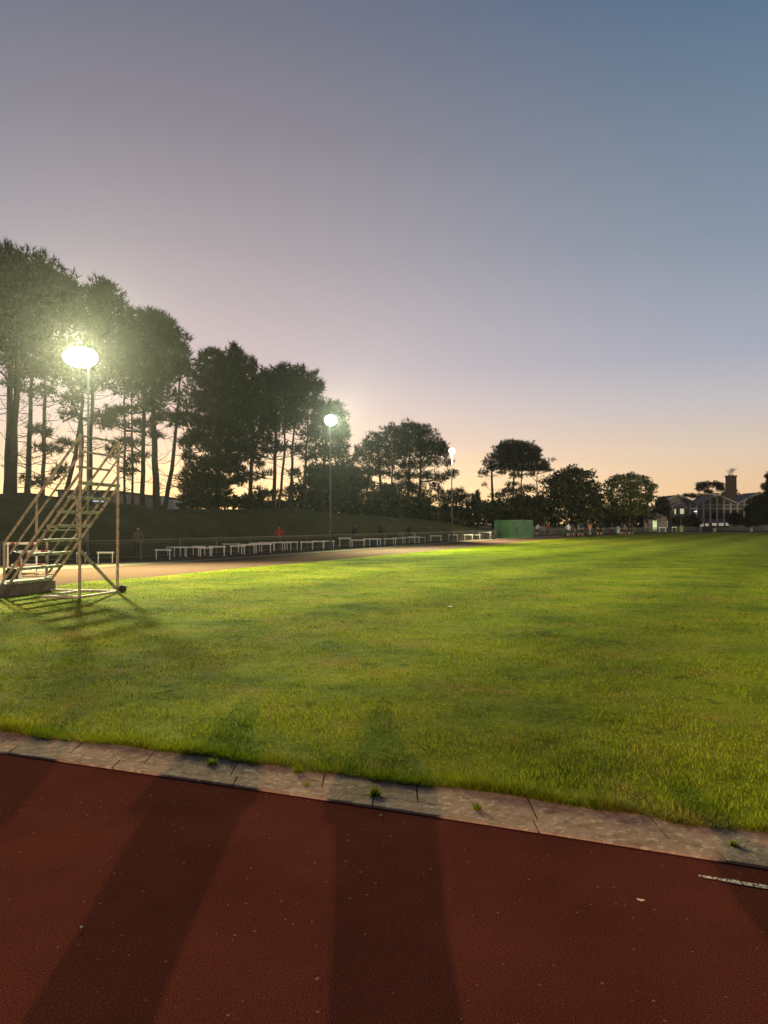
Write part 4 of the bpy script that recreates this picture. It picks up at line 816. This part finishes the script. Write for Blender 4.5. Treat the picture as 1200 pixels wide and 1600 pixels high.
# ---------------------------------------------------------------- people
SKIN = mat('skin', (.52,.31,.21), .6); SHOE = mat('shoe', (.05,.05,.05), .6); HAIRM = {k: mat('hair_'+k, c, .8) for k, c in {'dark':(.02,.015,.012),'brown':(.06,.035,.02),'fair':(.22,.14,.07)}.items()}
CLO = {}
def cloth(c):
    if c not in CLO: CLO[c] = mat('cloth_%d' % len(CLO), c, .9)
    return CLO[c]
def person(loc, H, face, pose, shirt, legs, label, hair='dark', long_legs=False, sleeves=False, group=None, hatc=None):
    """one continuous skinned body; pose: stand / hips / head / run / lean / sit / phone"""
    k = H/1.75; r = empty('person', loc, face); tag(r, label, 'person', group)
    J = {}; sit = pose == 'sit'
    hipz = .95 if not sit else .48; ln = .0
    fw = {'lean':.28,'run':.18,'sit':.05}.get(pose, .0)
    J['pelvis'] = (0,0,hipz); J['waist'] = (0,-fw*.35,hipz+.17); J['chest'] = (0,-fw*.8,hipz+.38); J['neck'] = (0,-fw-.02,hipz+.55); J['head'] = (0,-fw-.05,hipz+.66); J['crown'] = (0,-fw-.05,hipz+.75)
    for s, n in ((-1,'L'),(1,'R')):
        J['sh'+n] = (s*.185,-fw*.9,hipz+.48)
        if pose == 'stand': el = (s*.245,.01-fw,hipz+.2); wr = (s*.25,-.07-fw,hipz-.04); fi = (s*.24,-.10-fw,hipz-.17)
        elif pose == 'hips': el = (s*.40,.05,hipz+.24); wr = (s*.2,-.06,hipz+.08); fi = (s*.14,-.12,hipz+.06)
        elif pose == 'head': el = (s*.34,-.10,hipz+.66); wr = (s*.16,-.04,hipz+.80); fi = (s*.06,.0,hipz+.83)
        elif pose == 'run': el = (s*.25,-fw*.5+s*.16,hipz+.24); wr = (s*.2,-fw-.18+s*.22,hipz+.24+.1*s); fi = (s*.17,-fw-.27+s*.22,hipz+.28+.1*s)
        elif pose == 'lean': el = (s*.26,-fw-.12,hipz+.22); wr = (s*.14,-fw-.32,hipz+.06); fi = (s*.08,-fw-.40,hipz+.03)
        elif pose == 'sit': el = (s*.24,-.10,hipz+.2); wr = (s*.14,-.34,hipz+.10); fi = (s*.08,-.42,hipz+.10)
        elif pose == 'phone': el = (s*.235 + (.035 if s > 0 else 0),-.12,hipz+.25); wr = (s*.11,-.24,hipz+.50); fi = (s*.07,-.27,hipz+.58)
        J['el'+n] = el; J['wr'+n] = wr; J['fi'+n] = fi; J['th'+n] = tuple(wr[i]*.45+fi[i]*.55+(s*-.035 if i == 0 else (-.03 if i == 1 else 0)) for i in range(3))
        J['hip'+n] = (s*.09,0,hipz-.06)
        if pose == 'run': kn = (s*.09,-.22 if s > 0 else .02,.52 if s > 0 else .50); an = (s*.09,-.06 if s > 0 else .36,.12 if s > 0 else .32); to = (s*.09,-.2 if s > 0 else .34,.03 if s > 0 else .17)
        elif sit: kn = (s*.13,-.44,.50); an = (s*.12,-.42,.09); to = (s*.13,-.58,.035)
        else: kn = (s*.11,-.015,.50); an = (s*.13,.02,.09); to = (s*.15,-.12,.035)
        J['kn'+n] = kn; J['an'+n] = an; J['to'+n] = to
    Rd = {'pelvis':.135,'waist':.12,'chest':.145,'neck':.055,'head':.092,'crown':.075}
    for n in 'LR': Rd.update({'sh'+n:.062,'el'+n:.042,'wr'+n:.030,'fi'+n:.024,'th'+n:.012,'hip'+n:.092,'kn'+n:.060,'an'+n:.038,'to'+n:.036})
    E = [('pelvis','waist','S'),('waist','chest','S'),('chest','neck','S'),('neck','head','K'),('head','crown','K')]
    for n in 'LR': E += [('chest','sh'+n,'S'),('sh'+n,'el'+n,'S'),('el'+n,'wr'+n,'S' if sleeves else 'K'),('wr'+n,'fi'+n,'K'),('wr'+n,'th'+n,'K'),('pelvis','hip'+n,'T'),('hip'+n,'kn'+n,'T'),('kn'+n,'an'+n,'T' if long_legs else 'K'),('an'+n,'to'+n,'B')]
    names = list(J); idx = {n: i for i, n in enumerate(names)}
    me = bpy.data.meshes.new('tmp'); me.from_pydata([Vector(J[n])*k for n in names], [(idx[a], idx[b]) for a, b, _ in E], [])
    ob = bpy.data.objects.new('tmp', me); C.objects.link(ob); md = ob.modifiers.new('s', 'SKIN'); sb = ob.modifiers.new('u', 'SUBSURF'); sb.levels = 1; sb.render_levels = 1
    for i, n in enumerate(names):
        sv = me.skin_vertices[0].data[i]; q_ = Rd[n]*k; sv.radius = (q_*(1.25 if n in ('chest','pelvis','waist') else 1), q_*(.8 if n in ('chest','waist') else 1)) if n in ('chest','waist','pelvis') else (q_, q_)
        sv.use_root = n == 'pelvis'
    dg = bpy.context.evaluated_depsgraph_get(); dg.update(); m2 = bpy.data.meshes.new_from_object(ob.evaluated_get(dg)); bpy.data.objects.remove(ob)
    m2.name = 'body'; m2.materials.clear()
    for mm in (SKIN, cloth(shirt), cloth(legs), SHOE): m2.materials.append(mm)
    seg_ = [(Vector(J[a])*k, Vector(J[b])*k, t_) for a, b, t_ in E]; mi = {'K':0,'S':1,'T':2,'B':3}
    for f in m2.polygons:
        c = f.center; best = None
        for a, b, t_ in seg_:
            ab = b-a; tt = max(0, min(1, (c-a).dot(ab)/ab.dot(ab))); dd_ = (c-(a+ab*tt)).length-(.05 if t_ == 'S' else 0)
            if best is None or dd_ < best[0]: best = (dd_, t_)
        f.material_index = mi[best[1]]; f.use_smooth = True
    link('body', m2, r)
    bm = bmesh.new(); bmesh.ops.create_uvsphere(bm, u_segments=12, v_segments=8, radius=1)   # hair cap open at the face
    hc = Vector(J['head'])*k+Vector((0,.012,.035))*k
    for q_ in bm.verts: q_.co = Vector((q_.co.x*.098*k, q_.co.y*.112*k, q_.co.z*.112*k))+hc
    bmesh.ops.delete(bm, geom=[f for f in bm.faces if f.calc_center_median().y < hc.y-.03*k and f.calc_center_median().z < hc.z+.035*k or f.calc_center_median().z < hc.z-.075*k], context='FACES')
    hm = bpy.data.meshes.new('hair'); bm.to_mesh(hm); bm.free(); hm.materials.append(cloth(hatc) if hatc else HAIRM[hair]); link('hair', hm, r)
    nm = MB(); nm.hexa([hc+Vector((-.014,-.10,-.05))*k, hc+Vector((.014,-.10,-.05))*k, hc+Vector((.012,-.07,-.05))*k, hc+Vector((-.012,-.07,-.05))*k, hc+Vector((-.006,-.098,-.01))*k, hc+Vector((.006,-.098,-.01))*k, hc+Vector((.006,-.07,-.01))*k, hc+Vector((-.006,-.07,-.01))*k]).build('nose', SKIN, r)
    return r
K = (.025,.023,.027); Wh = (.62,.62,.65); NV = (.03,.04,.08); GR = (.15,.15,.16)
RG = 'runners gathered at the far edge of the field'
for px, yb, H, face, pose, sh, lg, lab, kw in [
    (829.5,838.0,1.75,2.6,'stand',K,K,'person in a black top standing by the container corner',{}),
    (838.5,837.6,1.75,1.9,'run',Wh,K,'person in a white tee running past the container corner',{}),
    (855.5,840.8,1.9,.6,'run',(.12,.02,.018),K,'person in a dark red top running on the track, nearest of the runners',{'long_legs':True,'sleeves':True}),
    (887.8,839.2,1.75,.3,'hips',Wh,K,'person in a white tee and black shorts with bare legs, leftmost of the gathered group',{'group':RG}),
    (895,838.6,1.7,-.5,'stand',(.06,.07,.08),NV,'person in a grey blue top and dark shorts beside the white tee at left',{'group':RG}),
    (904,838.6,1.82,1.0,'stand',(.14,.13,.14),K,'person in a grey top next to the blue shirted runner',{'group':RG}),
    (909.5,838.4,1.75,-.9,'hips',(.04,.08,.20),K,'person in a bright blue shirt with dark shorts in the group',{'group':RG}),
    (921.5,838.4,1.62,0.,'head',(.50,.22,.14),GR,'person in a pinkish top with both hands on the head',{'group':RG}),
    (934,836.9,1.75,.8,'hips',K,K,'person in black standing with hands on hips, left of a facing pair',{'group':RG}),
    (939.3,836.9,1.78,-.8,'stand',K,K,'person in black with bare legs, right of a facing pair',{'group':RG,'hair':'brown'}),
    (955.5,836.0,1.75,0.,'hips',K,K,'person all in black with long trousers left of the pale bin',{'long_legs':True,'group':RG}),
    (970.5,836.2,1.78,.5,'stand',(.05,.02,.02),K,'person in a dark maroon top right of the pale bin',{'group':RG,'hair':'brown'}),
    (975.5,836.2,1.66,-.4,'hips',(.18,.18,.2),K,'shorter person in a grey top and black shorts right of the pale bin',{'group':RG}),
    (982.5,836.0,1.7,.2,'stand',K,K,'person in a black top with fair hair under the pale lit tree',{'group':RG,'hair':'fair'}),
    (987.5,836.0,1.72,-.7,'stand',(.09,.05,.04),K,'person in a brown top at the right end of the group',{'group':RG})]:
    person(G(px, yb), H, face, pose, sh, lg, lab, **kw)
mat_o = empty('sports_bag', G(922,838.9)); tag(mat_o, 'dark flat kit bag lying at the feet of the person with hands on head', 'bag')
MB().tube([(-.55,0,.12),(-.5,0,.13),(0,0,.14),(.5,0,.13),(.55,0,.12)], [.04,.11,.13,.11,.04], 10).build('bag_body', MT['blackcloth'], mat_o); MB().tube([(-.3,0,.26),(0,0,.33),(.3,0,.26)], .015, 5).build('strap', MT['blackcloth'], mat_o)
# figures on the fence and the bank (scaled to what the fence is at that distance)
def behind(px, dextra, head_y, face, pose, sh, lg, lab, **kw):
    d = fence_d(px)+dextra; z = bank_z(px, d) if dextra > 0 else 0; hz = W(px, head_y, d).z; base = 1.71 if pose != 'sit' else 1.24
    person(Vector(((px-600)/F*d, d, hz-base*kw.pop('k', 1.))), 1.75*1, face, pose, sh, lg, lab, **kw)
def fig(px, d, H, face, pose, sh, lg, lab, **kw):
    person(Vector(((px-600)/F*d, d, max(0, bank_z(px, d)+.02))), H, face, pose, sh, lg, lab, **kw)
fig(214, fence_d(214)+.45, 1.55, .5, 'lean', (.11,.10,.09), K, 'person in grey leaning on the fence right of the stand', sleeves=True, long_legs=True, group='spectators along the fence')
fig(436, fence_d(436)+.5, 1.52, .1, 'hips', (.42,.05,.03), K, 'person in an orange red jacket behind the fence above the hurdles', sleeves=True, long_legs=True, group='spectators along the fence')
fig(551, fence_d(551)+.5, 1.6, .6, 'lean', K, (.10,.10,.12), 'person in dark clothes at the fence left of the first bin', sleeves=True, long_legs=True, group='spectators along the fence')
fig(593, fence_d(593)+2.6, 1.6, .9, 'sit', K, K, 'person in black seated on the bank, left of a seated pair', sleeves=True, long_legs=True, group='spectators along the fence')
fig(602, fence_d(602)+.5, 1.62, 1.1, 'lean', (.09,.09,.1), (.2,.14,.13), 'person in grey leaning on the fence right of the seated figure', sleeves=True, group='spectators along the fence')
fig(640, fence_d(640)+.6, 1.6, .3, 'stand', K, K, 'person in black behind the fence by the middle bins', sleeves=True, long_legs=True, group='spectators along the fence')
fig(520, fence_d(516)+2.2, 1.25, .3, 'sit', K, K, 'person in black sitting at the foot of the second floodlight mast', sleeves=True, long_legs=True, group='spectators along the fence')
for px, yb, sh, lg, lab in ((1074.5,829.6,(.28,.16,.14),K,'person in a pinkish top behind the far fence below the first gable'),(1088,829.4,(.40,.05,.03),K,'person in a red top behind the far fence left of the lit windows')):
    person(G(px, yb), 1.8, .2, 'hips', sh, lg, lab, sleeves=True, group='people in front of the building')
def coat(r, col, k, w_):  # added unseen coat, shaped so the wearer's shadow is one solid band
    m = MB(); m.lathe([(.215,.30),(.22,.6),(.225,1.0),(.255,1.2),(.25,1.42),(.17,1.52),(.08,1.56)], n=20); m.bm.transform(Matrix.Diagonal((w_,.62,1,1))@Matrix.Scale(k, 4)); m.build('coat', cloth(col), r)
# the photographer and friends beside the camera; the lamp behind them throws their shadows on the track
coat(person(Vector((.09,-.36,0)), 1.80, math.pi, 'phone', NV, K, 'photographer standing behind the camera holding up a phone, dark coat added to fill the shadow', sleeves=True, long_legs=True, group='people beside the camera'), NV, 1.0, .92)
coat(person(Vector((-.83,-.5,0)), 1.9, math.pi+.1, 'phone', GR, K, 'friend standing just left of the photographer, long coat added to fill the shadow', sleeves=True, long_legs=True, group='people beside the camera'), GR, 1.05, .85)
coat(person(Vector((-1.98,-.5,0)), 1.85, math.pi-.2, 'phone', (.1,.04,.04), K, 'friend farther left beside the camera, long red brown coat added to fill the shadow', sleeves=True, long_legs=True, group='people beside the camera'), (.1,.04,.04), 1.03, .9)
person(Vector((1.62,-.9,0)), 1.55, math.pi+.2, 'stand', (.05,.06,.1), K, 'friend standing right of the photographer', sleeves=True, long_legs=True, group='people beside the camera')

# ---------------------------------------------------------------- small things in the foreground
def weed(px, py, r_, n, lab, z=.016, hh=.05):
    c = G(px, py, z); d_ = rng.normal(size=(n,2))*r_*.5; h_ = hh*(.4+.9*rng.random(n)); a = blades(np.zeros((n,2))+d_*.5, h_, .005+.003*rng.random(n), 0, 0).reshape(-1,3,3)
    a[:,2,:2] += d_*.7; o = np_mesh('weed_tuft', a.reshape(-1,3), np.arange(3*n), [MT['blade']], 3); o.location = c; tag(o, lab, 'weed', 'weeds growing in the kerb joints')
weed(585,1240,.045,200,'largest weed tuft on the kerb, dark green, below the centre of the field', hh=.042)
weed(468,1206,.05,170,'straggly weed in the kerb joint left of the largest tuft', hh=.045)
weed(745,1262,.032,110,'small yellowish weed tuft in the kerb joint right of centre', hh=.035)
weed(332,1192,.05,140,'grass runner creeping over the kerb near the left third', hh=.04)
weed(1143,1318,.03,70,'tiny dry weed in the rightmost kerb joint', hh=.03)
weed(480,1225,.03,60,'sparse flat weed on the kerb face just left of centre', hh=.02)
def chip(px, py, l, wd_, rz, lab, name='fallen_leaf', col=(.5,.42,.32), z=.004):
    n = 9; m = MB(); top = []
    for i in range(n): a = 2*math.pi*i/n; top.append((math.cos(a)*l/2*(1+.2*random.uniform(-1,1)), math.sin(a)*wd_/2*(1+.2*random.uniform(-1,1)), .002+.006*abs(math.cos(a))))
    m.prism([(x_,y_,z_) for x_,y_,z_ in top], (0,0,.002)); o = m.build(name, mat(name+'_surface', col, .8), None); o.location = G(px, py)+Vector((0,0,z)); o.rotation_euler = (0,0,rz); tag(o, lab, 'leaf' if 'leaf' in name else 'pebble')
chip(998,1405,.032,.014,-.4,'small pale curled leaf lying on the red track right of centre')
chip(131,1447,.012,.011,0,'tiny pale pebble on the red track at the lower left', 'pebble', (.55,.5,.45))
chip(496,1527,.018,.008,.5,'small tan leaf scrap on the dark shadow band near the bottom', 'leaf_scrap', (.2,.09,.05))
chip(594,1274,.016,.014,.2,'small pale pebble on the track right below the kerb weed', 'pebble', (.42,.3,.24))
chip(703,953,.10,.09,0,'tiny pale scrap lying on the grass in mid field', 'paper_scrap', (.6,.75,.7), .07)

# ---------------------------------------------------------------- thin haze volume, added to give the lamps a glow
hz = bpy.data.materials.new('haze'); hz.use_nodes = True; t = hz.node_tree; t.nodes.clear()
pv = N(t, 'ShaderNodeVolumePrincipled'); pv.inputs['Color'].default_value = (.95,.93,.9,1); pv.inputs['Density'].default_value = .00015; pv.inputs['Anisotropy'].default_value = .86
t.links.new(pv.outputs[0], N(t, 'ShaderNodeOutputMaterial').inputs['Volume'])
o = MB().box((-130,-60,-1.1),(210,245,31)).build('haze', hz); tag(o, kind='stuff')
